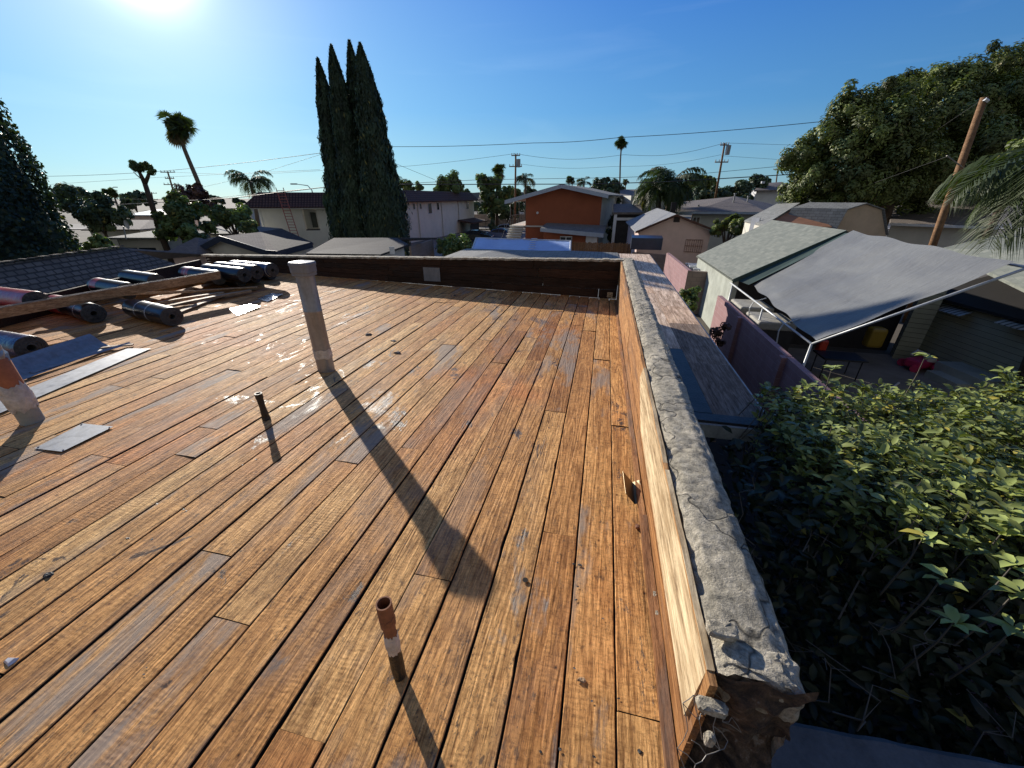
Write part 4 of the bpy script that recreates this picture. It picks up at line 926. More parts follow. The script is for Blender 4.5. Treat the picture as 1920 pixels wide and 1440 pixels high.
# tarp canopy on pipe frame
tc = thing('tarp_canopy', (4.95, 9.7, GZ), 'grey tarp canopy stretched over a white pipe frame beside the garage', 'canopy')
nx, ny = 40, 56; vs = []
q00 = Vector((4.95, 9.72, -1.36)); q10 = Vector((7.25, 9.0, .56)); q01 = Vector((5.5, 16.2, -1.30)); q11 = Vector((8.15, 16.1, .60))
for i in range(nx + 1):
    for j in range(ny + 1):
        u = i / nx; v = j / ny
        P = q00.lerp(q10, u).lerp(q01.lerp(q11, u), v)
        sag = -.16 * math.sin(u * math.pi) * math.sin(v * math.pi) - .05 * math.sin(v * math.pi * 3) ** 2
        ed = min(1, 6 * min(u, 1 - u, v, 1 - v) + .12); wr = ed * .9 * (.035 * noise.noise(Vector((u * 1.2 + v * 1.5, v * 11 + u * 2, 0))) + .02 * noise.noise(Vector((u * 3, v * 26 + u * 4, 4))) + .03 * abs(noise.noise(Vector((u * 2 + 3, v * 5, 9)))) * (1 - u))
        if u < .1: P.x += .05 * (1 - u / .1) * (.5 + .5 * math.sin(v * 22))
        if v < .15: sag -= .05 * (1 - v / .15) * math.sin(u * math.pi * 2) ** 2
        P.z += sag + wr; vs.append(P)
m = MB(); m.add(vs, [(i * (ny + 1) + j, (i + 1) * (ny + 1) + j, (i + 1) * (ny + 1) + j + 1, i * (ny + 1) + j + 1) for i in range(nx) for j in range(ny)]); m.build('tarp', 'grey_tarp', tc, smooth=True)
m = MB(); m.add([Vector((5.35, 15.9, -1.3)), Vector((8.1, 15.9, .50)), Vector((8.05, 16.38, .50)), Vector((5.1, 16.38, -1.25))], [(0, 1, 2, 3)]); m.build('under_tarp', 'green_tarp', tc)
pf = [('low_rail', [(4.86, 9.62, -1.42), (4.90, 16.5, -1.36)]), ('front_rail', [(4.86, 9.62, -1.42), (7.45, 8.9, .50)]), ('high_rail', [(7.4, 8.95, .48), (8.3, 16.1, .40)]), ('leg', [(4.86, 9.62, -1.42), (4.84, 9.62, GZ)]), ('leg', [(4.9, 12.9, -1.4), (4.9, 12.9, GZ)]), ('leg', [(4.9, 16.2, -1.4), (4.9, 16.2, GZ)])]
for nm, pp in pf:
    m = MB(); m.tube(pp, .026, 10); m.build(nm, 'pipe_white', tc, smooth=True)
for y in (11.2, 13.6):
    m = MB(); m.tube([(4.86, y, -1.40), (4.78, y - .02, -1.6), (4.86, y, -2.2)], .018, 6); m.tube([(4.86, y, -1.40), (5.2, y + .05, -1.28)], .012, 6); m.build('tie_rope', 'pipe_white', tc)
# covered boxes behind wall
for (x, y, z, lab) in ((5.35, 15.1, -1.95, 'tan covered box behind the block wall, farther one by the garage'), (5.35, 13.3, -1.95, 'tan covered box behind the block wall, nearer one under the canopy rail')):
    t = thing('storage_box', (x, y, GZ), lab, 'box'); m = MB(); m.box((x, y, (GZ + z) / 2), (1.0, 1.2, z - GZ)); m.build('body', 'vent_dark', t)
    m = MB(); m.box((x, y, z + .03), (1.06, 1.26, .26)); m.build('cover', 'tan_cover', t, bevel=.06)
# yellow sided house at the right with corrugated awnings
yh = thing('yellow_house', (13, 18, GZ), 'yellow sided house in the shaded yard, seen under the edge of the grey tarp', 'house')
def onY(x, y, Y): r = ray(x, y); t = Y / r[1]; return Vector((r[0] * t, Y, EYE + r[2] * t))
pa = PZ(1722, 668, GZ); pb = PZ(1890, 740, GZ); pc = pb + (pb - pa) * 1.3; pa2 = pa - (pb - pa) * .1
m = MB(); m.wall(pa2, pc, GZ, -1.55, None, -.2); m.build('wall', 'siding_yellow', yh)
dd = (pb - pa).normalized(); nn_ = Vector((dd.y, -dd.x, 0)); 
if nn_.dot(Vector((0, 0, 0)) - pa) < 0: nn_ = -nn_
def yw(s, z, o=.03): return pa + dd * s + nn_ * o + Vector((0, 0, z - GZ))
Lw = (pb - pa).length
m = MB(); m.extr([yw(Lw * .80, GZ + .05), yw(Lw * 1.06, GZ + .05), yw(Lw * 1.06, GZ + 2.05), yw(Lw * .80, GZ + 2.05)], nn_ * .05); m.build('door', 'metal_door', yh)
for (s0, s1, zz) in ((.05, .42, -1.62), (.74, 1.2, -1.52)):
    m = MB(); m.extr([yw(Lw * s0, zz, .03), yw(Lw * s1, zz, .03), yw(Lw * s1, zz - .22, .62), yw(Lw * s0, zz - .22, .62)], (0, 0, .02)); m.build('awning', 'corrugated', yh)
m = MB(); m.box(yw(Lw * .25, -2.2, .05), (1.2, .1, .8), rz=math.atan2(dd.y, dd.x)); m.build('window', 'panel_blue', yh)
for s in (.30, .50):
    m = MB(); m.box(yw(Lw * s, GZ + .32, .03), (.34, .04, .16), rz=math.atan2(dd.y, dd.x)); m.build('crawl_vent', 'vent_dark', yh)
m = MB(); e0 = yw(-.4, -1.5, .45); e1 = yw(Lw * 2.3, -1.5, .45); m.slab([e0, e1, e1 - nn_ * 4 + Vector((0, 0, 1.5)), e0 - nn_ * 4 + Vector((0, 0, 1.5))], .08); m.build('eave_roof', 'felt_shade_dark', yh)  # roof coloured near-black to stand in for deep shade
for (s, w_, h_, dpt) in ((.78, .5, .45, .9), (.78, .34, .22, 1.3)):
    m = MB(); m.extr([yw(Lw * (s - w_ / 2), GZ, .06), yw(Lw * (s + w_ / 2), GZ, .06), yw(Lw * (s + w_ / 2), GZ, .06 + dpt), yw(Lw * (s - w_ / 2), GZ, .06 + dpt)], (0, 0, h_)); m.build('doorstep', 'stucco_green', yh)
# garage corner post / open workshop under tarp
t = thing('yellow_post', PZ(1640, 672, GZ), 'yellow boarded corner wall of the open workshop under the grey tarp', 'wall')
a = PZ(1668, 664, GZ); b = PZ(1706, 670, GZ); m = MB(); m.wall(a, b, GZ, -1.15, None, -.5); m.build('board_wall', 'siding_yellow', t)
# main roof beyond canopy at right
t = thing('house', PD(1850, 470, 15), 'house with large green grey shingle roof at the right edge behind the canopy', 'house')
r1 = PZ(1762, 466, -.2); r2 = PZ(1935, 425, .45); r3 = PZ(2150, 470, .5); r4 = PZ(1960, 560, -.5); r5 = PZ(1880, 505, -.4)
m = MB(); m.slab([r1, r2, r3, r4], .08); m.build('roof', 'shingle_green', t)
c = (r1 + r2 + r3 + r4) / 4
# house between trees with white gutter and sunlit wall
t = thing('house', PD(1760, 430, 24), 'house with white gutter and sunlit cream wall behind the leaning wooden pole', 'house')
D = 24
e0 = PD(1672, 412, D + 2.5); e1 = PD(1870, 432, D - 1); e0.z = e1.z = (e0.z + e1.z) / 2
m = MB(); back = Vector((2.5, 5.5, 1.3)); m.slab([e0, e1, e1 + back, e0 + back], .1); m.build('roof', 'shingle_brown', t)
dh = (e1 - e0); dh.z = 0; dh.normalize(); nh = Vector((dh.y, -dh.x, 0))
if nh.y > 0: nh = -nh
m = MB(); m.wall(e0 - nh * .5, e1 - nh * .5, GZ, e0.z - .1, None, .2); m.build('wall', 'stucco_cream', t)
m = MB(); m.extr([e0 + nh * .02, e1 + nh * .02, e1 + nh * .02 - Vector((0, 0, .14)), e0 + nh * .02 - Vector((0, 0, .14))], nh * .12); m.build('gutter', 'paint_white', t)
# gambrel shed
def P3(x, y, D): return PD(x, y, D)
t = thing('gambrel_shed', PD(1600, 430, 27), 'tan barn shaped shed with gambrel roof of grey shingles behind the garage roof', 'shed')
D = 22; fr = [P3(1559, 440, D), P3(1586, 392, D), P3(1622, 381, D), P3(1654, 392, D), P3(1662, 440, D)]
bk = Vector((-1.9, 1.7, 0))
bot = [Vector((fr[0].x, fr[0].y, GZ)), Vector((fr[4].x, fr[4].y, GZ))]
m = MB(); m.extr([bot[0], *fr, bot[1]], bk * .02); m.build('front_wall', 'shed_face', t)
for k in range(4):
    m = MB(); o_ = Vector((.06, -.08, .02)); a, b = fr[k] + o_, fr[k + 1] + o_; m.slab([a, b, b + bk * 1.03, a + bk * 1.03], .05); m.build('roof_panel', 'shingle_grey', t)
m = MB(); m.wall(bot[0], bot[0] + bk, GZ, fr[0].z, None, -.1); m.build('side_wall', 'shed_face', t)
# small orange-brown garage
t = thing('garage', PD(1450, 400, 33), 'small orange brown garage with pale grey roof left of the gambrel shed', 'garage')
D = 25; A_ = P3(1396, 413, D + 2); B_ = P3(1456, 382, D + 3); B2 = P3(1500, 380, D); C_ = P3(1434, 421, D - 2)
m = MB(); m.slab([A_, C_, B2, B_], .1); m.build('roof', 'shingle_grey', t)
Dd = P3(1560, 425, D - 3)
m = MB(); m.extr([Vector((C_.x, C_.y, GZ)) , C_ - Vector((0, 0, .12)), B2 - Vector((0, 0, .12)), Dd, Vector((Dd.x, Dd.y, GZ))], (.1, .3, 0)); m.build('gable_wall', 'wood_orange', t)
m = MB(); m.wall(A_ + Vector((.15, 0, 0)), C_ + Vector((.05, .1, 0)), GZ, A_.z - .12, C_.z - .12, -.1); m.build('side_wall', 'stucco_cream', t)
m = MB(); a = P3(1411, 418, D + .2); b = P3(1419, 432, D - .2); m.box((a + b) / 2 + Vector((-.1, -.25, 0)), (.5, .1, 1.0), rz=-.9); m.build('window', 'paint_white', t)
# pink gable house
t = thing('house', PD(1267, 440, 33), 'pink stucco gabled house with blue grey shingles and a barred window', 'house')
D = 31; pk = P3(1267, 401, D); el = P3(1191, 433, D + .6); er = P3(1342, 431, D - .6)
m = MB(); m.extr([Vector((el.x + .3, el.y, GZ)), el + Vector((.3, 0, -.1)), pk - Vector((0, 0, .12)), er + Vector((-.3, 0, -.1)), Vector((er.x - .3, er.y, GZ))], (.02, .25, 0)); m.build('gable_wall', 'stucco_pink', t)
bl_ = P3(1232, 390, D + 9) - pk; 
for (a, b, nm) in ((el, pk, 'shingle_blue'), (pk, er, 'shingle_blue')):
    m = MB(); off = Vector((-.0, -.35, .0)); m.slab([a + off, b + off, b + bl_, a + bl_], .09); m.build('roof', nm, t)
m = MB()
for (a, b) in ((el, pk), (pk, er)):
    o_ = Vector((0, -.38, 0)); m.extr([a + o_ - Vector((0, 0, .16)), b + o_ - Vector((0, 0, .16)), b + o_ - Vector((0, 0, .0)), a + o_ - Vector((0, 0, .0))], (0, .02, 0))
m.build('barge_board', 'siding_brown', t)
m = MB(); m.wall(el + Vector((.3, .2, 0)), el + bl_ + Vector((.3, 0, 0)), GZ, el.z - .12, None, -.1); m.build('side_wall', 'stucco_pink', t)
a = P3(1269, 411, D); m = MB(); m.box(a + Vector((0, -.05, 0)), (.42, .08, .4)); m.box(a + Vector((0, -.1, .12)), (.3, .05, .08)); m.build('attic_vent', 'vent_dark', t)
a = P3(1286, 449, D - .1); b = P3(1312, 472, D - .2); m = MB(); m.box((a + b) / 2 + Vector((0, -.05, 0)), (b.x - a.x, .06, a.z - b.z)); wdw = m.build('window', 'stucco_cream', t)
m = MB()
for k in range(9): m.box((a.x + (b.x - a.x) * k / 8, a.y - .14, (a.z + b.z) / 2), (.02, .02, a.z - b.z))
for k in range(3): m.box(((a.x + b.x) / 2, a.y - .14, b.z + (a.z - b.z) * k / 2), (b.x - a.x, .02, .03))
m.build('bars', 'rust', wdw)
# dark blue shed panel in front of pink house
o = MB(); a = P3(1185, 446, 29); b = P3(1240, 469, 28.6); o.extr([a, Vector((b.x, b.y, a.z)), b - Vector((0, 0, .0)), Vector((a.x, a.y, b.z))], (0, .9, .12)); tag(o.build('solar_panel', 'panel_blue', loc=a), 'dark blue panel leaning before the pink gabled house', 'panel')
# grey hip roofed house behind
t = thing('house', PD(1370, 390, 44), 'grey house with wide hip roof and white french windows behind the pink gabled house', 'house')
D = 44; e0 = P3(1298, 399, D); e1 = P3(1440, 395, D - 2); rg = P3(1379, 368, D + 5); rl = P3(1330, 385, D + 3); e2 = P3(1462, 386, D + 7); e3 = P3(1240, 398, D + 3); rk = P3(1250, 381, D + 9)
zz = (e0.z + e1.z) / 2; e0.z = e1.z = zz
m = MB(); m.add([e0, e1, rg, e2, e3, rk], [(0, 1, 2), (1, 3, 2), (4, 0, 2, 5)]); m.build('roof', 'shingle_brown', t, solid=.1)
dh = (e1 - e0); dh.z = 0; dh.normalize()
m = MB(); m.wall(e0 + Vector((.2, .6, 0)), e1 + Vector((-.2, .6, 0)), GZ, zz - .1, None, .2); m.build('wall', 'stucco_beige', t)
m = MB(); m.wall(e0, e1, zz - .22, zz - .02, None, -.05); m.wall(e3, e0, e3.z - .2, e3.z - .0, e0.z, -.05); m.build('fascia', 'paint_trim', t)
for (x0, x1) in ((1301, 1312), (1317, 1336)):
    a = P3(x0, 406, D); b = P3(x1, 424, D); m = MB(); m.box((a + b) / 2 + Vector((0, .42, 0)), (b.x - a.x, .1, a.z - b.z)); fr_ = m.build('window', 'paint_white', t)
    m = MB(); 
    for s in (-.22, .22): m.box((a + b) / 2 + Vector((s * (b.x - a.x), .35, 0)), ((b.x - a.x) * .3, .06, (a.z - b.z) * .8))
    m.build('pane', 'glass_dark', fr_)
for (x, y) in ((1309, 388), (1378, 366), (1403, 371)):
    a = P3(x, y, D + 2.5); m = MB(); m.tube([a - Vector((0, 0, .7)), a + Vector((0, 0, .1))], .08, 8); m.tube([a + Vector((0, 0, .1)), a + Vector((0, 0, .2))], .14, 8); m.build('roof_vent', 'galv', t)
a = P3(1262, 392, D - 3); m = MB(); m.box(a, (.45, .45, 1.2)); m.build('chimney', 'vent_dark', t)
# beige two storey, lower roof
t = thing('house', PD(1195, 380, 56), 'beige two storey house with small double window between orange building and palm', 'house')
D = 56; a = P3(1167, 372, D); b = P3(1240, 372, D)
m = MB(); m.wall(a, b, GZ, P3(1167, 367, D).z, None, -4); m.build('wall', 'stucco_beige', t)
m = MB(); a2 = P3(1163, 368, D - .5); b2 = P3(1240, 370, D - .5); m.slab([a2, b2, b2 + Vector((0, 6, .9)), a2 + Vector((0, 6, .9))], .15); m.build('roof', 'shingle_brown', t)
a = P3(1178, 371, D); m = MB(); m.box(P3(1179, 374, D - .3) - Vector((0, 0, .35)), (1.2, .1, 1.0)); wi = m.build('window', 'paint_white', t)
m = MB(); 
for s in (-.28, .28): m.box(P3(1179, 374, D - .38) - Vector((-s, 0, .35)), (.42, .05, .8))
m.build('pane', 'glass_dark', wi)
t = thing('house', PD(1180, 400, 44), 'low house with white window band and dark roof beside the orange building', 'house')
D = 42; a = P3(1150, 398, D); b = P3(1205, 398, D); m = MB(); m.slab([a, b, b + Vector((0, 5, .7)), a + Vector((0, 5, .7))], .2); m.build('roof', 'shingle_brown', t)
m = MB(); m.wall(a + Vector((.2, .3, 0)), b + Vector((0, .3, 0)), GZ, a.z - .1, None, .2); m.build('wall', 'vent_dark', t)
m = MB(); m.wall(a + Vector((.1, .2, 0)), b + Vector((0, .2, 0)), a.z - .75, a.z - .5, None, -.1); m.wall(a + Vector((.1, .2, 0)), a + Vector((.4, .2, 0)), GZ, a.z - .2, None, -.1); m.build('window_frame', 'paint_white', t)
# white building at right rear
t = thing('house', PD(1450, 365, 60), 'white two storey building with reddish roof beside the great tree', 'house')
D = 58; a = P3(1419, 357, D); b = P3(1490, 356, D); c = P3(1432, 357, D - .3)
m = MB(); m.wall(a, b, GZ, a.z, None, 4); m.build('wall', 'paint_white', t)
m = MB(); a = P3(1414, 357, D - .6); b = P3(1490, 355, D - .6); r0_ = P3(1425, 344, D + 4); r1_ = P3(1466, 341, D + 4); m.slab([a, b, r1_, r0_], .15); m.build('roof', 'shingle_brown', t)
m = MB(); m.tube([P3(1430, 344, D), P3(1431, 340, D)], .25, 8); m.build('satellite_dish', 'paint_white', t)
# ------------------------------------------------------------------ centre: orange building
t = thing('orange_building', PD(1055, 400, 44), 'two storey orange stucco building with white edged gable roof and outside stair', 'building')
D = 44; pk = P3(1055, 346, D); el = P3(950, 376, D); er = P3(1141, 365, D); wl = P3(986, 380, D); wr = P3(1129, 372, D); 
def on_line(A, B, x): s = (x - A.x) / (B.x - A.x); return A.z + (B.z - A.z) * s
wl.z = on_line(el, pk, wl.x) - .18; wr.z = on_line(pk, er, wr.x) - .18
m = MB(); m.extr([Vector((wl.x, wl.y, GZ)), wl, pk - Vector((0, 0, .18)), wr, Vector((wr.x, wr.y, GZ))], (.0, .25, 0)); m.build('gable_wall', 'stucco_orange', t)
bkv = Vector((2.2, 16, 0))
for (a, b) in ((el, pk), (pk, er)):
    o_ = Vector((0, -.9, 0)); m = MB(); m.slab([a + o_, b + o_, b + bkv, a + bkv], .12); m.build('roof', 'shingle_grey', t)
m = MB()
for (a, b) in ((el, pk), (pk, er)):
    o_ = Vector((0, -.93, 0)); m.extr([a + o_ - Vector((0, 0, .34)), b + o_ - Vector((0, 0, .34)), b + o_ + Vector((0, 0, .03)), a + o_ + Vector((0, 0, .03))], (0, .028, 0))
m.build('barge_board', 'paint_trim', t)
m = MB(); m.wall(wl + Vector((0, .2, 0)), wl + bkv, GZ, wl.z, None, -.2); m.build('side_wall', 'stucco_orange', t)
m = MB(); m.wall(wr + Vector((0, .2, 0)), wr + bkv, GZ, wr.z, None, .2); m.build('side_wall', 'stucco_beige', t)
pw0 = P3(986, 424, D); m = MB(); m.box((wl.x + 2.0, wl.y - .04, pw0.z), (4.0, .06, .14)); m.build('band', 'stucco_beige', t)
m = MB(); a = P3(1008, 399, D); m.tube([a, a + Vector((0, -.2, 0))], .12, 8); m.build('wall_lamp', 'paint_white', t)
a = P3(1013, 428, D - 3); b = P3(1132, 438, D - 3.5); bz = b.z
m = MB(); m.slab([a, b, b + Vector((.2, 3.2, .55)), a + Vector((.2, 3.0, .35))], .08); m.build('lean_to_roof', 'shingle_grey', t)
m = MB(); m.extr([a + Vector((0, -.03, .03)), b + Vector((0, -.03, .03)), b + Vector((0, -.03, -.38)), a + Vector((0, -.03, -.30))], (0, .028, 0)); m.build('fascia', 'paint_trim', t)
m = MB(); a1 = a + Vector((.3, .5, 0)); b1 = b + Vector((-.8, .5, 0)); m.wall(a1, b1, GZ, a.z - .3, b.z - .3, .2); m.build('lean_to_wall', 'stucco_orange', t)
a = P3(1050, 443, D - 2.9); b = P3(1072, 460, D - 2.9); m = MB(); m.box((a + b) / 2, (b.x - a.x, .1, a.z - b.z)); wi = m.build('window', 'paint_white', t)
m = MB()
for s in (-.25, .25): m.box((a + b) / 2 + Vector((s * (b.x - a.x), -.08, 0)), ((b.x - a.x) * .4, .06, (a.z - b.z) * .8))
m.build('pane', 'glass_dark', wi)
a = P3(1099, 441, D - 3.1); b = P3(1118, 470, D - 3.1); m = MB(); m.box(((a.x + b.x) / 2, (a.y + b.y) / 2, (a.z + b.z) / 2), (b.x - a.x, .1, a.z - b.z)); m.build('door', 'paint_white', t)
# stair
s0 = PZ(973, 455, GZ); s1 = P3(985, 420, D - .5)
m = MB()
n = 13
for k in range(n):
    q = k / (n - 1); y = wl.y - 5.5 + 5.0 * q; z = GZ + (pw0.z - GZ) * q; m.box((wl.x - .85, y, z), (1.5, .34, .08)); m.box((wl.x - .85, y + .17, z - .1), (1.5, .03, .2))
m.build('stair', 'stucco_beige', t)
m = MB(); m.box((wl.x - .85, wl.y + 4, pw0.z), (1.6, 8.6, .15)); m.build('balcony', 'stucco_cream', t)
m = MB()
for k in range(8): m.tube([(wl.x - 1.6, wl.y + k * 1.1, pw0.z), (wl.x - 1.6, wl.y + k * 1.1, pw0.z + (2.6 if k % 4 == 0 else 1.0))], .035, 6)
m.tube([(wl.x - 1.6, wl.y, pw0.z + 1.0), (wl.x - 1.6, wl.y + 8, pw0.z + 1.0)], .03, 6); m.tube([(wl.x - 1.6, wl.y - 5.5, GZ + 1.0), (wl.x - 1.6, wl.y, pw0.z + 1.0)], .03, 6)
m.tube([(wl.x - 1.6, wl.y, GZ), (wl.x - 1.6, wl.y, on_line(el, pk, wl.x - 1.6) - .3)], .07, 6)
m.build('railing', 'black_metal', t)
# wooden fence
t = thing('fence', PD(1125, 465, 31), 'weathered board fence between the blue canopy and the pink house', 'fence')
a = P3(1066, 454, 31); b = P3(1186, 452, 30); m = MB()
n = 62
for k in range(n):
    q = (k + .5) / n; p_ = a.lerp(b, q); m.box((p_.x, p_.y + random.uniform(-.01, .01), (GZ + a.z) / 2 + random.uniform(-.05, .05)), ((b - a).length / n * .93, .02, a.z - GZ), tint=(random.random(), random.random(), .7))
m.build('board', 'pole_wood', t)
m = MB()
for q in (.2, .75): 
    z = GZ + (a.z - GZ) * q; m.box(((a.x + b.x) / 2, (a.y + b.y) / 2 + .06, z), ((b - a).length, .08, .09), rz=math.atan2(b.y - a.y, b.x - a.x))
m.build('rail', 'fence_wood', t)
m = MB(); a = P3(1186, 470, 29.5); b = P3(1250, 468, 28); m.wall(a, b, GZ, a.z - .1, None, .15); o = m.build('block_wall', 'block_tan', loc=a); tag(o, 'tan block wall below the dark blue panel', 'wall')
# blue white tarp canopy
t = thing('canopy', PD(980, 470, 20), 'blue white plastic canopy with a pitched top just beyond the far parapet', 'canopy')
D = 19; a = P3(893, 450, D + 1.5); b = P3(1070, 448, D); c = P3(1070, 484, D - 3.6); d = P3(872, 486, D - 2.6); mid = 0
a.z = b.z = (a.z + b.z) / 2; c.z = d.z = a.z - .85
nx, ny = 30, 14; vs = []
for i in range(nx + 1):
    for j in range(ny + 1):
        u = i / nx; v = j / ny; P = a.lerp(b, u).lerp(d.lerp(c, u), v); P.z += -.07 * math.sin(v * math.pi) * math.sin(u * math.pi * 2) ** 2 + .04 * noise.noise(Vector((u * 7, v * 4, 0))) + .02 * noise.noise(Vector((u * 20 + v * 9, v * 4, 3))); vs.append(P)
m = MB(); m.add(vs, [(i * (ny + 1) + j, (i + 1) * (ny + 1) + j, (i + 1) * (ny + 1) + j + 1, i * (ny + 1) + j + 1) for i in range(nx) for j in range(ny)]); m.build('tarp', 'blue_tarp', t, smooth=True)
m = MB(); u = .62
for j in range(14):
    p_ = a.lerp(b, .63).lerp(d.lerp(c, .60), j / 14); m.box(p_ + Vector((random.uniform(-.03, .03), 0, .06)), (.28, .07, .02), rz=.4)
m.build('lacing', 'white_tarp', t)
m = MB(); m.tube([a, b], .04, 8); m.tube([a, d], .04, 8); m.tube([b, c], .04, 8)
for q in (a, b, c, d): m.tube([q, (q.x, q.y, GZ)], .035, 8)
m.build('frame', 'pipe_white', t)
# ------------------------------------------------------------------ apartment block with red tile mansard
t = thing('apartment_building', PD(600, 430, 48), 'white two storey apartment building with red tile mansard roof behind the cypresses', 'building')
D0 = 43; a = P3(483, 392, D0); b = P3(655, 386, D0 + 2.5); a.z = b.z = P3(540, 388, D0).z
m = MB(); 
def hw(p, q, s0, s1, z0, z1, th=.2, out=0):
    d = q - p; nn = Vector((d.y, -d.x, 0)).normalized() * out
    A1 = p + d * s0 + nn; B1 = p + d * s1 + nn
    m.wall((A1.x, A1.y, 0), (B1.x, B1.y, 0), z0, z1, None, th)
hw(a, b, 0, .46, GZ, a.z); hw(a, b, .62, 1, GZ, a.z); hw(a, b, .46, .62, GZ, GZ + 2.1); 
m.wall(a, a + Vector((.0, 8, 0)), GZ, a.z, None, -.2)
m.build('wall', 'stucco_white', t)
m = MB(); dn = Vector((-(b - a).y, (b - a).x, 0)).normalized()
hw(a + dn * 1.4, b + dn * 1.4, .45, .63, GZ, a.z, .1); m.build('balcony_recess', 'stucco_beige', t)
m = MB(); hw(a + dn * 1.3, b + dn * 1.3, .52, .585, GZ + 2.3, a.z - .6, .05); m.build('balcony_door', 'door_dark', t)
m = MB(); hw(a, b, .465, .615, GZ + 2.1, GZ + 2.2, 1.2); m.build('balcony_floor', 'roof' if False else 'shingle_dark', t)
ta = a + Vector((-1.0, -.9, -.0)); tb = b + Vector((0, -.9, 0)); ta2 = a + Vector((-.4, 1.0, 1.35)); tb2 = b + Vector((0, 1.0, 1.35))
m = MB(); m.slab([ta, tb, tb2, ta2], .12); m.slab([ta, ta2, ta2 + Vector((0, 7, 0)), ta + Vector((0, 8, 0))], .12); m.build('mansard', 'tile_red', t)
m = MB(); m.slab([ta - Vector((0, 0, .13)), tb - Vector((0, 0, .13)), b + Vector((0, .1, -.13)), a + Vector((0, .1, -.13))], .05); m.slab([ta2, tb2, tb2 + Vector((0, 8, -.2)), ta2 + Vector((0, 8, -.2))], .1); m.build('soffit', 'stucco_beige', t)
c0 = P3(742, 378, 50); c1 = P3(888, 372, 76); c0.z = c1.z = 1.15
m = MB(); m.wall(c0, c1, GZ, c0.z, None, .25); m.wall(c1, c1 + Vector((-9, 3, 0)), GZ, c0.z, None, .2); m.wall(c0 + Vector((-8, 2.5, 0)), c0, GZ, c0.z, None, .2); m.build('wing_wall', 'stucco_white', t)
dw = (c1 - c0).normalized(); nw = Vector((dw.y, -dw.x, 0)); e0 = c0 + nw * .8 - dw * .5; e1 = c1 + nw * .8 + dw * .8
m = MB(); up_ = Vector((0, 0, 1.25)); m.slab([e0, e1, e1 - nw * 1.4 - dw * .8 + up_, e0 - nw * 1.4 + dw * .3 + up_], .12); m.slab([e1, e1 - nw * 9, e1 - nw * 8 - dw * .8 + up_, e1 - nw * 1.4 - dw * .8 + up_], .1); m.build('wing_mansard', 'tile_red', t)
m = MB(); m.slab([e0 - nw * 1.3 + up_ * .97, e1 - nw * 1.3 + up_ * .97, e1 - nw * 9 + up_ * .97, e0 - nw * 9 + up_ * .97], .1); m.build('flat_roof', 'shingle_brown', t)
def onwing(x, y):
    # intersection of pixel ray with wing wall plane, nudged outwards
    r = Vector(ray(x, y)[:3]); o = Vector((0, 0, EYE)); k = (c0 - o).dot(nw) / r.dot(nw); return o + r * k
for (x0, x1, y0, y1) in ((749, 759, 384, 409), (773, 778, 381, 393), (786, 790, 381, 392), (801, 810, 380, 401), (818, 823, 379, 394), (873, 879, 378, 392)):
    p0 = onwing(x0, y0); p1 = onwing(x1, y1); m = MB(); cc = (p0 + p1) / 2 + nw * .02; wdt = Vector((p1.x - p0.x, p1.y - p0.y, 0)).length
    m.box(cc, (wdt, .08, p0.z - p1.z), rz=math.atan2(dw.y, dw.x)); wi = m.build('window', 'paint_white', t)
    m = MB(); m.box(cc + nw * .05, (wdt * .8, .04, (p0.z - p1.z) * .86), rz=math.atan2(dw.y, dw.x)); m.build('pane', 'glass_dark', wi)
for (x, yb) in ((781, 440), (826, 440), (858, 415)):
    p0 = onwing(x, 376); p1 = onwing(x, yb); m = MB(); m.tube([(p0.x, p0.y, p0.z), (p0.x + .01, p0.y, GZ)], .07, 6); m.v = [tuple(Vector(q) + nw * .1) for q in m.v]; m.build('downpipe', 'stucco_beige', t)
p0 = onwing(874, 410); m = MB(); m.slab([p0 - dw * 4 + nw * .1, p0 + dw * 4 + nw * .1, p0 + dw * 4 + nw * 2.6 - Vector((0, 0, .4)), p0 - dw * 4 + nw * 2.6 - Vector((0, 0, .4))], .2); m.build('porch_roof', 'tile_red', t)
m = MB(); m.wall(p0 - dw * 4 + nw * 2.3, p0 + nw * 2.3, GZ, p0.z - .6, None, .1); m.build('porch_wall', 'vent_dark', t)
# ladder
t = thing('ladder', PZ(545, 470, GZ), 'red ladder leaning on the tiled edge of the apartment building', 'ladder')
l0 = P3(553, 442, D0 - 1.6); l1 = P3(538, 390, D0 - 1.1); l2 = P3(524, 352, D0 - .7); off = Vector((.42, 0, 0)); m = MB()
dl = (l2 - l0)
m.tube([l0 - off - dl * .3, l2 - off], .04, 6); m.tube([l0 + off - dl * .3, l2 + off], .04, 6); m.build('side_rail', 'ladder_red', t)
m = MB()
for k in range(22): q = (l0 - dl * .3).lerp(l2, k / 22); m.tube([q - off, q + off], .028, 6)
m.build('rung', 'ladder_red', t)
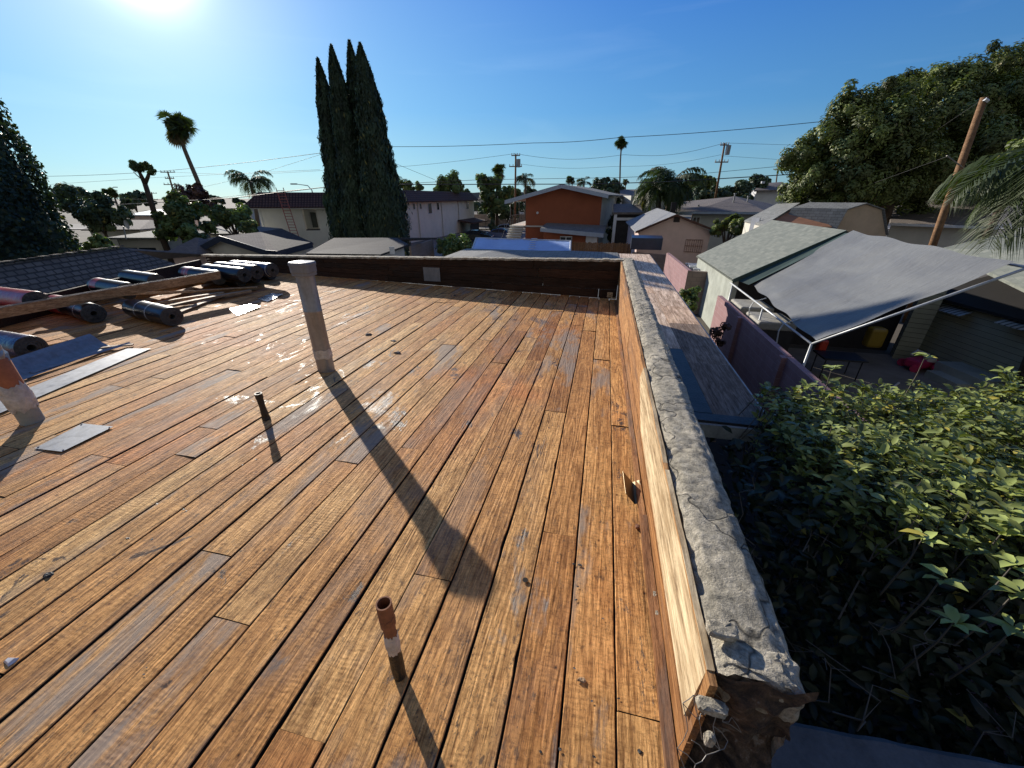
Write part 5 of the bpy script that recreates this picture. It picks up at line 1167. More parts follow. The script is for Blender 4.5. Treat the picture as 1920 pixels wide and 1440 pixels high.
# house left of it: grey gable house with shingle + slate
t = thing('house', PD(480, 460, 27), 'small cream house with dark slate hip and brown shingled gable, nearest below the apartment building', 'house')
D = 26; g0 = P3(363, 470, D + .4); gp = P3(413, 443, D); g1 = P3(500, 470, D - .8); rr = P3(488, 435, D + 2.2); hp = P3(527, 428, D + 2.5); er = P3(587, 455, D + .8); eb = P3(522, 472, D - 1.2)
m = MB(); m.add([gp, rr, eb, g1, g0], [(0, 3, 2, 1)]); m.add([gp, rr, g0, P3(372, 450, D + 5)], [(0, 1, 3), (0, 3, 2)]); m.build('shingle_roof', 'shingle_brown', t, solid=.1)
m = MB(); m.add([rr, hp, er, eb], [(0, 3, 2, 1)]); m.build('slate_roof', 'shingle_slate', t, solid=.12)
m = MB()
for (p_, q_) in ((g0, gp), (gp, g1), (g1, eb), (eb, er)):
    o_ = Vector((0, -.1, 0)); m.extr([p_ + o_ + Vector((0, 0, .05)), q_ + o_ + Vector((0, 0, .05)), q_ + o_ - Vector((0, 0, .3)), p_ + o_ - Vector((0, 0, .3))], (0, .04, 0))
m.build('fascia', 'panel_blue', t)
m = MB(); i_ = Vector((0, .35, 0)); m.extr([Vector((g0.x + .5, g0.y, GZ)) + i_, g0 + Vector((.5, 0, 0)) + i_ + Vector((0, 0, .1)), gp + i_ - Vector((0, 0, .15)), g1 + i_ - Vector((0, 0, .1)), Vector((g1.x, g1.y, GZ)) + i_], (0, .2, 0)); m.build('gable_wall', 'stucco_cream', t)
m = MB(); m.wall(eb + i_, er + i_ - Vector((.4, 0, 0)), GZ, eb.z - .15, er.z - .15, .2); m.build('wall', 'stucco_cream', t)
q = P3(428, 454, D); m = MB(); m.box(q + Vector((0, .28, 0)), (.38, .06, .45)); m.build('attic_vent', 'paint_white', t)
# second small house
t = thing('house', PD(680, 462, 22), 'low house with dark hip roof at the foot of the cypresses', 'house')
D = 21; a = P3(573, 475, D); b = P3(626, 446, D + 3); c = P3(744, 446, D + 3); d = P3(766, 458, D + 1.5); e = P3(713, 477, D - .5)
m = MB(); m.add([a, b, c, e], [(0, 3, 2, 1)]); m.add([c, d, e], [(0, 2, 1)]); m.add([b, c, d + Vector((0, 4, 0)), a + Vector((0, 6, 0))], [(0, 1, 2, 3)]); m.build('roof', 'shingle_slate', t, solid=.1)
m = MB(); m.wall(a + Vector((.3, .3, 0)), e + Vector((-.3, .3, 0)), GZ, a.z - .1, e.z - .1, .2); m.wall(e + Vector((-.1, .1, 0)), d + Vector((-.3, 0, 0)), GZ, e.z - .12, d.z - .12, .2); m.build('wall', 'stucco_beige', t)
q = P3(736, 469, D + .2); m = MB(); m.box(q + Vector((0, -.05, 0)), (.26, .05, .36), rz=.5); m.build('attic_vent', 'paint_white', t)
m = MB(); m.wall(P3(770, 462, 24), P3(812, 449, 30), GZ, P3(770, 462, 24).z, P3(812, 449, 30).z, .1); o = m.build('boundary_wall', 'block_tan', loc=P3(770, 462, 24)); tag(o, 'brown wall with dark capping right of the low dark roofed house', 'wall')
# left neighbour with shingle roof
t = thing('house', PZ(200, 500, GZ), 'neighbour house with broad dark shingle roof close behind the membrane rolls', 'house')
R1 = PZ(231, 463, -.30); R0 = PZ(-120, 485, -.30); E1 = PZ(340, 498, -1.35); E0 = PZ(84, 556, -1.35); L0 = PZ(-160, 480, -1.35)
R0 = R1 + (E0 - E1) * 1.15; R0.z = -.30
R0 = R1 + (E0 - E1) * 1.05; E0 = E1 + (E0 - E1) * 1.05
m = MB(); m.add([R0, R1, E1, E0], [(0, 3, 2, 1)]); m.build('roof', 'shingle_dark', t, solid=.1)
m = MB(); m.add([R0 + Vector((0, .05, -.05)), R1 + Vector((0, .05, -.05)), R1 + Vector((-5, 8, -1.4)), R0 + Vector((-5, 8, -.9))], [(0, 1, 2, 3)]); m.build('roof', 'roof_plain', t, solid=.08)
m = MB(); m.extr([R0 - Vector((0, 0, .12)), E0 - Vector((0, 0, .12)), Vector((E0.x, E0.y, GZ)), Vector((R0.x, R0.y, GZ))], (.0, .2, 0)); m.build('gable_wall', 'stucco_cream', t)
m = MB(); m.wall(E0 + Vector((-.3, .2, 0)), E1 + Vector((-.3, 0, 0)), GZ, E0.z - .15, E1.z - .15, .2); m.build('wall', 'stucco_cream', t)
m = MB()
nr = 46
for k in range(nr):
    q = R0.lerp(R1, k / nr); m.box(q + Vector((0, 0, .05)), ((R1 - R0).length / nr * .8, .22, .03), rz=math.atan2(R1.y - R0.y, R1.x - R0.x), rx=.12 * random.uniform(-1, 1), ry=.1)
m.build('ridge_cap', 'shingle_dark', t)
# more houses at left in the distance
def simple_house(pxe0, pxe1, D, rise_px, depth, wallm, roofm, label, ov=.3):
    a = P3(*pxe0, D); b = P3(*pxe1, D); a.z = b.z = (a.z + b.z) / 2
    t = thing('house', ((a.x + b.x) / 2, a.y, GZ), label, 'house')
    h = rise_px * D / F; m = MB(); dh = (b - a).normalized(); nb = Vector((-dh.y, dh.x, 0))
    r0 = a + nb * depth / 2 + dh * depth * .25 + Vector((0, 0, h)); r1 = b + nb * depth / 2 - dh * depth * .25 + Vector((0, 0, h)); c = b + nb * depth; d = a + nb * depth
    m.add([a, b, r1, r0, c, d], [(0, 1, 2, 3), (1, 4, 2), (4, 5, 3, 2), (5, 0, 3)]); m.build('roof', roofm, t, solid=.12)
    m = MB(); i_ = nb * .4; m.extr([Vector((q.x, q.y, GZ)) for q in (a + i_ + dh * .4, b + i_ - dh * .4, c - i_ - dh * .4, d - i_ + dh * .4)], (0, 0, a.z - GZ - .05)); m.build('wall', wallm, t)
    m = MB(); 
    for s in (.25, .6):
        q = a.lerp(b, s) + nb * .36; m.box(Vector((q.x, q.y, a.z - 1.2)), (1.2, .08, .9), rz=math.atan2(dh.y, dh.x))
    m.build('window', 'glass_dark', t); return t
simple_house((150, 430), (262, 430), 38, 12, 7, 'stucco_beige', 'shingle_brown', 'low house behind the spreading dark tree at left')
simple_house((200, 447), (300, 444), 30, 8, 6, 'stucco_cream', 'shingle_grey', 'low house with pale flat roof below the forked tree')
simple_house((300, 478), (368, 478), 25, 24, 4, 'stucco_pink', 'shingle_brown', 'house with brown shingle slope left of the small cream house')
simple_house((232, 404), (300, 402), 60, 8, 8, 'stucco_pink', 'paint_trim', 'distant house with blue grey roof behind the forked tree')
simple_house((350, 440), (460, 436), 36, 10, 6, 'stucco_beige', 'shingle_grey', 'low grey roofed house behind the small cream house')
simple_house((385, 392), (470, 389), 66, 7, 7, 'stucco_beige', 'shingle_brown', 'distant brown roofed house left of the apartment building')
simple_house((1225, 372), (1280, 372), 75, 5, 8, 'stucco_beige', 'shingle_brown', 'distant low house behind the feathery palm')
simple_house((895, 372), (940, 372), 110, 6, 10, 'stucco_beige', 'shingle_brown', 'distant pale house across the street behind the street trees')
simple_house((1150, 362), (1225, 362), 130, 6, 10, 'stucco_beige', 'shingle_brown', 'distant house beneath the tall thin palm')
# satellite dish at left
t = thing('satellite_dish', P3(238, 440, 29), 'white satellite dish on a short mast above the pale roof', 'satellite dish')
a = P3(233, 440, 29); b = P3(231, 424, 29); m = MB(); m.tube([a - Vector((0, 0, .3)), b], .04, 6); m.build('mast', 'pipe_white', t)
m = MB(); c = P3(238, 421, 29); vs = [c + Vector((0, .08, 0))]
for k in range(16): vs.append(c + Vector((.22 * math.cos(k * math.pi / 8), -.02, .3 * math.sin(k * math.pi / 8))))
m.add(vs, [(0, 1 + k, 1 + (k + 1) % 16) for k in range(16)]); m.build('dish', 'paint_white', t)
# yard fence / wall street
m = MB(); a = P3(886, 402, 84); b = P3(985, 400, 84); m.wall(a, b, GZ, a.z, None, .2); o = m.build('block_wall', 'block_tan', loc=a); tag(o, 'low grey block wall across the street', 'wall')
# iron fence
t = thing('iron_fence', P3(930, 430, 66), 'black iron fence between the driveway and the street', 'fence')
a = PZ(892, 432, GZ); b = PZ(985, 430, GZ); m = MB()
for k in range(46): q = a.lerp(b, k / 45); m.tube([(q.x, q.y, GZ), (q.x, q.y, GZ + 1.6 + (.3 if k % 9 == 0 else 0))], .03 if k % 9 else .06, 4)
for z in (.2, 1.5): m.tube([a + Vector((0, 0, z)), b + Vector((0, 0, z))], .03, 4)
m.build('fence_bars', 'black_metal', t)
# ------------------------------------------------------------------ cars
def car(P, rz, body, label, s=1.0, L=4.5):
    t = thing('parked_car', P, label, 'car', 'cars parked along the driveway'); P = Vector(P)
    prof = [(-L / 2, .35), (-L / 2 + .02, .62), (-L * .47, .82), (-L * .38, .93), (-L * .25, 1.30), (-L * .12, 1.43), (L * .06, 1.42), (L * .20, 1.12), (L * .27, .96), (L * .42, .84), (L * .49, .66), (L / 2, .36), (L * .40, .2), (-L * .40, .2)]
    R = Matrix.Rotation(rz, 3, 'Z'); m = MB(); vs = []; ws = [(-.88, .93, 0), (-.93, .82, 1), (.93, .82, 1), (.88, .93, 0)]
    lay = []
    for yy, f_ in ((-.86, .97), (-.88, 1.0), (.88, 1.0), (.86, .97)):
        lay.append([R @ Vector((x * f_, yy * (.80 if z > 1.0 else 1) * s, z * (1 if z < 1.35 else f_ ** .3))) * s + P for (x, z) in prof])
    n = len(prof)
    for l in lay: vs += l
    fs = [(i * n + k, i * n + (k + 1) % n, (i + 1) * n + (k + 1) % n, (i + 1) * n + k) for i in range(3) for k in range(n)] + [tuple(range(n)), tuple(range(4 * n - 1, 3 * n - 1, -1))]
    m.add(vs, fs); m.build('body', body, t, bevel=.05)
    m = MB()
    def g(pts, y):
        m.extr([R @ Vector((x, y, z)) * s + P for (x, z) in pts], R @ Vector((0, .012 if y > 0 else -.012, 0)))
    for y in (.76, -.76):
        g([(-L * .33, .95), (-L * .235, 1.25), (-L * .12, 1.36), (-L * .06, 1.36), (-L * .06, .95)], y); g([(-L * .045, .95), (-L * .045, 1.36), (L * .05, 1.35), (L * .16, 1.12), (L * .20, .96)], y)
    m.extr([R @ Vector((x, y, z)) * s + P for (x, y, z) in ((L * .085, -.62, 1.405), (L * .085, .62, 1.405), (L * .265, .66, 1.0), (L * .265, -.66, 1.0))], (0, 0, .02))
    m.extr([R @ Vector((x, y, z)) * s + P for (x, y, z) in ((-L * .145, -.6, 1.44), (-L * .145, .6, 1.44), (-L * .35, .64, 1.03), (-L * .35, -.64, 1.03))], (0, 0, .02))
    m.build('window', 'glass_dark', t)
    for x in (-L * .30, L * .31):
        for y in (-.82, .82):
            c_ = R @ Vector((x, y, .32)) * s + P; ax = R @ Vector((0, .1, 0)); m = MB(); m.tube([c_ - ax, c_ + ax], .32 * s, 18); wh = m.build('wheel', 'tyre', t)
            m = MB(); ax2 = R @ Vector((0, .11 * (1 if y > 0 else -1), 0)); m.tube([c_, c_ + ax2], .2 * s, 14); m.build('rim', 'galv', wh)
    for y in (-.6, .6):
        m = MB(); m.box(R @ Vector((L * .485, y, .68)) * s + P, (.12, .3, .12), rz=rz); m.build('headlight', 'paint_white', t)
    return t
car(PZ(940, 449, GZ), .10, 'car_blue', 'blue sedan parked before the orange building stair')
car(PZ(950, 438, GZ), .1, 'car_silver', 'pale silver car parked just behind the blue sedan')
car(PZ(893, 453, GZ), .12, 'car_black', 'black car parked left of the blue sedan')
car(PZ(982, 404, GZ), .05, 'car_white', 'white car on the street seen beside the stair railing')
# ------------------------------------------------------------------ poles and wires
def upole(base, top, label, r=.14, arms=(), tr=False, wood='pole_wood'):
    t = thing('utility_pole', base, label, 'utility pole'); m = MB(); m.tube([base, top], [r, r * .7], 10); m.build('pole', wood, t, smooth=True)
    for (q, L) in arms:
        c = Vector(base).lerp(Vector(top), q); m = MB(); m.box(c, (L, .12, .12), rz=YAW * .7); a_ = m.build('crossarm', 'pole_wood', t)
        for s in (-.46, -.2, .2, .46):
            m = MB(); k = c + Vector((L * s * math.cos(YAW * .7), L * s * math.sin(YAW * .7), .06)); m.tube([k, k + Vector((0, 0, .22))], .05, 6); m.build('insulator', 'galv', a_)
    if tr:
        c = Vector(base).lerp(Vector(top), .90) + Vector((.45, -.2, 0)); m = MB(); m.tube([c - Vector((0, 0, .55)), c + Vector((0, 0, .45))], .28, 12); m.build('transformer', 'galv', t)
    return t
D = 62; b = P3(965, 440, D); b.z = GZ; upole(b, P3(967, 289, D), 'utility pole with transformer at the left end of the orange building', .17, ((.985, 1.2), (.86, 1.8)), True)
D = 55; tp = P3(1359, 268, D); bs = P3(1347, 338, D); bs = bs + (bs - tp) * .8; upole(bs, tp, 'leaning utility pole with transformer behind the dark hedge', .15, ((.97, 1.0), (.72, 1.6)), True)
D = 75; tp = P3(314, 321, D); bs = P3(329, 371, D); bs = bs + (bs - tp) * .9; upole(bs, tp, 'utility pole with three crossarms near the forked tree', .17, ((.98, 2.6), (.86, 1.6), (.74, 2.8)))
D = 95; tp = P3(1459, 311, D); bs = P3(1455, 345, D); bs = bs + (bs - tp); upole(bs, tp, 'distant utility pole above the white building', .16, ((.9, 1.8),))
D = 120; tp = P3(284, 360, D); bs = P3(287, 376, D); bs = bs + (bs - tp) * 2; upole(bs, tp, 'far small utility pole right of the forked tree', .2, ((.95, 3), (.7, 3)))
# bare leaning pole at right
tp = P3(1846, 182, 17.5); bs = P3(1748, 462, 17.5); bs = bs + (bs - tp) * .75
lp = thing('leaning_pole', bs, 'bare brown wooden pole leaning right in front of the great tree', 'utility pole')
m = MB(); m.tube([bs, bs.lerp(tp, .5), tp], [.15, .135, .11], 14); m.build('pole', 'pole_wood', lp, smooth=True)
m = MB(); a = P3(1775, 292, 17.4); b = P3(1836, 336, 17.4); m.tube([a, b], .022, 6); m.tube([b, P3(1829, 322, 17.4)], .02, 6); m.build('brace', 'steel_wire', lp)
m = MB(); m.tube([P3(1846, 186, 17.4), P3(1852, 190, 17.4)], .06, 6); m.build('insulator', 'paint_white', lp)
def wire(pts, label, r=.018, sag=0):
    P = []
    for k in range(len(pts) - 1):
        a = P3(*pts[k]); b = P3(*pts[k + 1])
        for i in range(13):
            if i == 0 and k: continue
            q = a.lerp(b, i / 12); q.z -= sag * math.sin(i / 12 * math.pi); P.append(q)
    m = MB(); m.tube(P, r, 5, cap=False); o = m.build('power_line', 'wire', loc=P[0]); tag(o, label, 'cable', 'overhead power lines')
wire([(60, 331, 60), (290, 322, 55), (600, 287, 45)], 'upper overhead cable rising from the left tree to the cypresses', .022, .1)
wire([(715, 275, 45), (1000, 268, 42), (1160, 258, 40), (1540, 228, 34)], 'highest overhead cable crossing from the cypresses to the great tree', .022, .1)
wire([(90, 346, 90), (290, 333, 85), (600, 318, 80)], 'faint overhead cable low in the left sky', .022)
wire([(310, 322, 75), (600, 320, 68), (966, 288, 62)], 'cable from the left pole to the transformer pole', .018, .4)
wire([(966, 288, 62), (1170, 290, 58), (1359, 268, 55)], 'cable from the transformer pole to the leaning utility pole, top one', .018, .6)
wire([(966, 306, 62), (1150, 312, 58), (1352, 290, 55)], 'cable between the transformer pole and the leaning utility pole, lower one', .014, .4)
wire([(1359, 268, 55), (1520, 273, 60)], 'cable from the leaning utility pole into the great tree, upper', .016)
wire([(1352, 292, 55), (1520, 303, 60)], 'cable from the leaning utility pole into the great tree, lower', .014)
wire([(330, 378, 55), (600, 352, 50), (900, 337, 46), (1160, 333, 46), (1300, 327, 46), (1470, 311, 46)], 'middle cable passing above the apartment roof', .02)
wire([(200, 385, 50), (430, 372, 42), (600, 352, 40), (760, 346, 38), (1110, 345, 38), (1250, 341, 38), (1500, 326, 36), (1600, 312, 33)], 'heavy low cable passing above the orange building', .036)
wire([(110, 372, 60), (320, 374, 55), (480, 369, 50)], 'low cable over the left roofs', .016)
wire([(480, 328, 58), (600, 290, 50)], 'drop cable left of the cypresses', .014)
wire([(340, 360, 58), (480, 328, 58)], 'drop cable behind the feathery palm', .014)
wire([(735, 304, 48), (815, 337, 52)], 'drop cable right of the cypresses', .016)
wire([(1846, 184, 17.4), (1740, 255, 24), (1600, 330, 32)], 'cable from the bare leaning pole into the great tree', .010)
wire([(1780, 292, 17.4), (1620, 350, 24), (1560, 366, 27)], 'lower cable from the brace of the bare leaning pole', .008)
wire([(138, 387, 45), (240, 413, 40)], 'drooping drop cable in front of the spreading dark tree', .014)
# street lamps
for (x0, y0, x1, y1, D, lab) in ((585, 378, 541, 345, 70, 'curved street lamp above the tile roof right of the ladder'), (196, 385, 215, 351, 110, 'curved street lamp at far left near the two small palms')):
    t = thing('street_lamp', P3(x0, 400, D), lab, 'street lamp'); a = P3(x0 if x0 > 500 else 196, y0, D); s = -1 if x1 < x0 else 1
    p = [Vector((a.x, a.y, GZ)), P3(x0, y1 + 12, D), P3(x0 + s * 8, y1 + 3, D), P3(x0 + s * (30 if s < 0 else 18), y1, D)]
    m = MB(); m.tube(p, [.12, .09, .07, .05], 6); m.build('post', 'galv', t); m = MB(); m.box(p[-1] + Vector((s * .4, 0, 0)), (1.0, .4, .18)); m.build('lamp_head', 'galv', t)
# ------------------------------------------------------------------ plants
# cypresses
def cypress(tipx, tipy, D, rad, label, n=16000, base_px=None):
    tp = P3(tipx, tipy, D); H_ = tp.z - GZ; t = thing('cypress_tree', (tp.x, tp.y, GZ), label, 'tree', 'row of cypresses by the apartment building')
    u = rng.uniform(0, 1, n) ** .8; an = rng.uniform(0, 2 * np.pi, n)
    def prof(h): return rad * np.minimum(1, (1 - h) ** .72 * 1.32) * (.93 + .07 * np.sin(h * 9))
    sp = rng.normal(0, 1, n)
    lump = np.array([noise.noise(Vector((math.cos(a_) * 2.2 + tipx, math.sin(a_) * 2.2, h * H_ * .9))) for a_, h in zip(an, u)])
    rr = prof(u) * (.90 + .10 * lump * 2 + .065 * sp) * rng.uniform(.86, 1.03, n)
    cen = np.stack([tp.x + rr * np.cos(an), tp.y + rr * np.sin(an), GZ + .3 + u * (H_ - .3)], 1)
    nr = np.stack([np.cos(an), np.sin(an), rng.uniform(-.3, .5, n)], 1) + rng.normal(0, .35, (n, 3))
    ax = np.stack([np.cos(an) * .35, np.sin(an) * .35, np.ones(n)], 1) + rng.normal(0, .18, (n, 3))
    cards('crown', cen, nr, .36, 'leaf_cypress', t, .32, .5 + lump * .9, axis=ax)
    m = MB(); ns = 20; hs_ = [i / 30 for i in range(31)]
    m.tube([(tp.x, tp.y, GZ + .2 + h * (H_ - .35)) for h in hs_], [max(.01, float(prof(np.array(h))) * .84) for h in hs_], 18); m.build('inner_foliage', 'leaf_cypress', t)
    m = MB(); m.tube([(tp.x, tp.y, GZ - .1), (tp.x, tp.y, GZ + 1)], .18, 8); m.build('trunk', 'bark', t)
DC = 35.0
cypress(596, 112, DC + .6, 1.55, 'leftmost and shortest cypress of the dark row', 15000)
cypress(621, 87, DC, 1.7, 'second cypress from the left in the dark row', 16000)
cypress(655, 79, DC + 1, 1.7, 'third cypress from the left, thin tipped and tallest', 16000)
cypress(675, 84, DC - .3, 2.15, 'rightmost and widest cypress of the dark row', 20000)
# huge ivy covered tree at the left
P = PD(-165, 470, 23); t = thing('ivy_tree', (P.x, P.y, GZ), 'huge dark ivy covered tree filling the left edge', 'tree'); n = 70000
u = rng.uniform(0, 1, n); an = rng.uniform(0, 2 * np.pi, n); HH = 29.0
lump = np.array([noise.noise(Vector((math.cos(a_) * 2.5, math.sin(a_) * 2.5, h * 9))) + .5 * noise.noise(Vector((math.cos(a_) * 7, math.sin(a_) * 7, h * 26))) for a_, h in zip(an, u)])
pr = 7.0 * np.where(u < .6, 1 - .20 * u / .6, .80 * np.maximum(0, 1 - ((u - .6) / .4) ** 1.6))
rr = pr * (.96 + .10 * lump) * rng.uniform(.93, 1.02, n)
cen = np.stack([P.x + rr * np.cos(an), P.y + rr * np.sin(an), GZ + u * HH], 1); nr = np.stack([np.cos(an), np.sin(an), .3 + 0 * an], 1) + rng.normal(0, .5, (n, 3))
cards('crown', cen, nr, .27, 'leaf_ivy', t, .7, .45 + lump * .6)
m = MB(); m.tube([(P.x, P.y, GZ + h * HH) for h in [i / 20 for i in range(21)]], [max(.05, 7.0 * .88 * (1 - .2 * h / .6 if h < .6 else .8 * max(0, 1 - ((h - .6) / .4) ** 1.6))) for h in [i / 20 for i in range(21)]], 22); m.build('inner_foliage', 'leaf_ivy', t)
m = MB(); m.tube([(P.x, P.y, GZ - .1), (P.x, P.y, GZ + 2)], .4, 10); m.build('trunk', 'bark', t)
# great tree at right
big = [(1500, 300, 34, 27), (1496, 350, 30, 27), (1540, 260, 42, 27), (1530, 330, 40, 26), (1545, 375, 34, 26), (1590, 205, 44, 27), (1600, 270, 52, 25.5), (1610, 330, 50, 25), (1655, 190, 46, 27), (1670, 240, 52, 25), (1680, 300, 56, 25), (1670, 350, 44, 25.5), (1725, 190, 38, 28), (1735, 240, 50, 27), (1750, 310, 60, 26), (1790, 150, 44, 29), (1800, 220, 60, 27), (1840, 135, 44, 30), (1850, 190, 60, 28), (1830, 290, 60, 26), (1890, 140, 50, 30), (1910, 210, 66, 28), (1900, 300, 66, 26), (1970, 180, 80, 28), (1980, 300, 80, 27), (1720, 375, 34, 28), (1610, 385, 26, 27.5), (1500, 385, 22, 26.5)]
tree('broadleaf_tree', big + [(1560, 300, 50, 29), (1620, 240, 50, 29), (1640, 340, 50, 29), (1700, 270, 60, 30), (1760, 250, 60, 31), (1830, 240, 70, 31), (1900, 250, 80, 31), (1780, 330, 50, 29), (1850, 340, 50, 29), (1740, 165, 34, 31), (1700, 155, 26, 30), (1575, 350, 40, 28), (1520, 300, 40, 29)], 210000, .22, 'leaf_big', 'great dense green tree towering over the right hand roofs', sub=26, subr=.34, trunk_r=.45, asp=.45)
# trees left of centre
tree('spreading_tree', [(160, 395, 26, 36), (200, 390, 28, 36), (225, 405, 20, 36), (130, 380, 26, 37), (180, 410, 24, 35)], 9000, .3, 'leaf_dark', 'dark spreading tree between the ivy tree and the forked tree', subr=.4)
tree('palm_like_tree', [(150, 365, 16, 60), (120, 360, 16, 60), (172, 372, 12, 60)], 3500, .5, 'leaf_dark', 'dark tree peeking from behind the ivy tree')
tree('citrus_tree', [(320, 400, 26, 30), (345, 420, 28, 30), (310, 430, 24, 30), (355, 440, 22, 29), (330, 380, 18, 31), (300, 410, 16, 30), (365, 395, 16, 31)], 8000, .26, 'leaf_mid', 'messy bright green tree around the forked trunk', subr=.36)
tree('bush', [(400, 400, 18, 36), (425, 405, 20, 36), (450, 410, 18, 36), (390, 425, 14, 34), (470, 430, 18, 34), (455, 395, 14, 38)], 6000, .28, 'leaf_mid', 'loose green bushes left of the apartment building')
tree('dark_tree', [(363, 352, 12, 52), (350, 372, 20, 50), (378, 372, 22, 50), (365, 385, 26, 50), (335, 380, 14, 50)], 6000, .4, 'brown_ivy', 'brown ivy covered stump at the foot of the leaning palm')
tree('distant_tree', [(258, 372, 14, 80), (240, 380, 12, 80)], 1500, .7, 'leaf_dark', 'small distant tree between the little palms and the forked trunk')
tree('bush', [(190, 458, 16, 24), (170, 465, 14, 24), (212, 468, 12, 24)], 3500, .2, 'leaf_mid', 'bush at the foot of the ivy tree behind the shingle roof')
tree('round_tree', [(840, 342, 20, 70), (852, 350, 18, 70), (828, 352, 16, 70)], 4000, .5, 'leaf_mid', 'round green tree above the apartment wing roof')
tree('distant_tree', [(745, 350, 9, 75), (765, 348, 9, 75), (785, 350, 8, 75), (752, 345, 6, 75)], 2200, .5, 'leaf_mid', 'row of small trees just right of the cypresses')
tree('citrus_tree', [(832, 462, 18, 30), (862, 458, 20, 29), (872, 470, 18, 28), (845, 474, 16, 28)], 5000, .2, 'leaf_mid', 'bright green bush left of the blue canopy', subr=.4)
tree('street_tree', [(915, 355, 18, 75), (930, 345, 14, 75), (920, 375, 22, 74), (945, 370, 20, 74), (905, 340, 14, 75), (965, 362, 14, 76), (935, 388, 18, 73)], 8000, .5, 'leaf_mid', 'cluster of street trees left of the transformer pole', trunk_r=.35)
tree('bush', [(945, 400, 14, 76), (960, 395, 14, 76), (925, 402, 12, 78), (975, 385, 12, 80)], 3000, .5, 'leaf_dark', 'dark clipped bush across the street')
tree('bush', [(905, 398, 10, 90), (888, 385, 14, 100)], 2000, .6, 'leaf_dark', 'far bush beside the apartment wing')
tree('shrub', [(923, 424, 8, 62), (932, 430, 7, 60)], 1200, .3, 'leaf_dark', 'spiky shrub by the silver car')
tree('dark_tree', [(1130, 345, 14, 62), (1148, 350, 16, 62), (1140, 368, 18, 60), (1115, 352, 10, 66), (1150, 385, 14, 56), (1152, 415, 14, 50), (1148, 440, 14, 46), (1160, 400, 10, 54)], 9000, .4, 'leaf_dark', 'dark tree growing against the right side of the orange building')
tree('hedge_row', [(1270, 378, 14, 60), (1290, 368, 18, 60), (1315, 366, 18, 58), (1340, 366, 18, 58), (1360, 366, 18, 58), (1390, 356, 20, 58), (1415, 350, 18, 60), (1400, 372, 14, 56), (1425, 360, 12, 60), (1300, 385, 12, 56)], 14000, .4, 'leaf_dark', 'long dark clump of trees behind the hip roofed house')
tree('light_tree', [(1298, 345, 14, 64), (1318, 342, 14, 64), (1335, 345, 12, 64), (1285, 352, 10, 64)], 4000, .4, 'leaf_light', 'paler tree rising behind the dark clump')
tree('distant_tree', [(1425, 336, 9, 110), (1410, 340, 9, 110), (1440, 340, 8, 110)], 1500, .7, 'leaf_dark', 'distant trees left of the far utility pole')
tree('vine', [(1350, 425, 14, 30), (1370, 415, 16, 30), (1385, 428, 16, 29), (1340, 432, 10, 30), (1400, 435, 12, 29)], 5000, .18, 'leaf_light', 'yellowish vine on the arbour right of the pink house')
tree('shrub', [(1290, 552, 13, 16.5), (1297, 572, 12, 16), (1285, 590, 10, 15.5), (1305, 545, 8, 16.5), (1300, 560, 10, 16.2)], 2600, .11, 'leaf_mid', 'green shrub between the eave and the garage wall', subr=.45, trunk_r=.04)
tree('shrub', [(1345, 622, 12, 11.3), (1362, 612, 9, 11), (1350, 640, 10, 11)], 500, .10, 'brown_ivy', 'thin reddish vine with few leaves on the sunlit block wall', subr=.5, trunk_r=.015)
# distant treeline made of single trees
for i, x in enumerate(list(range(-60, 1500, 42))):
    y = 374 + 4 * math.sin(i * 1.7) - (14 if x > 700 else 0) * 1.0; r_ = random.uniform(6, 11)
    if 480 < x < 600: continue
    tree('distant_tree', [(x, y, r_, 190), (x + 10, y + 2, r_ * .8, 190)], 260, 1.9, 'leaf_dark', 'hazy tree on the far skyline', group='trees on the far skyline', limbs=False, sub=5)
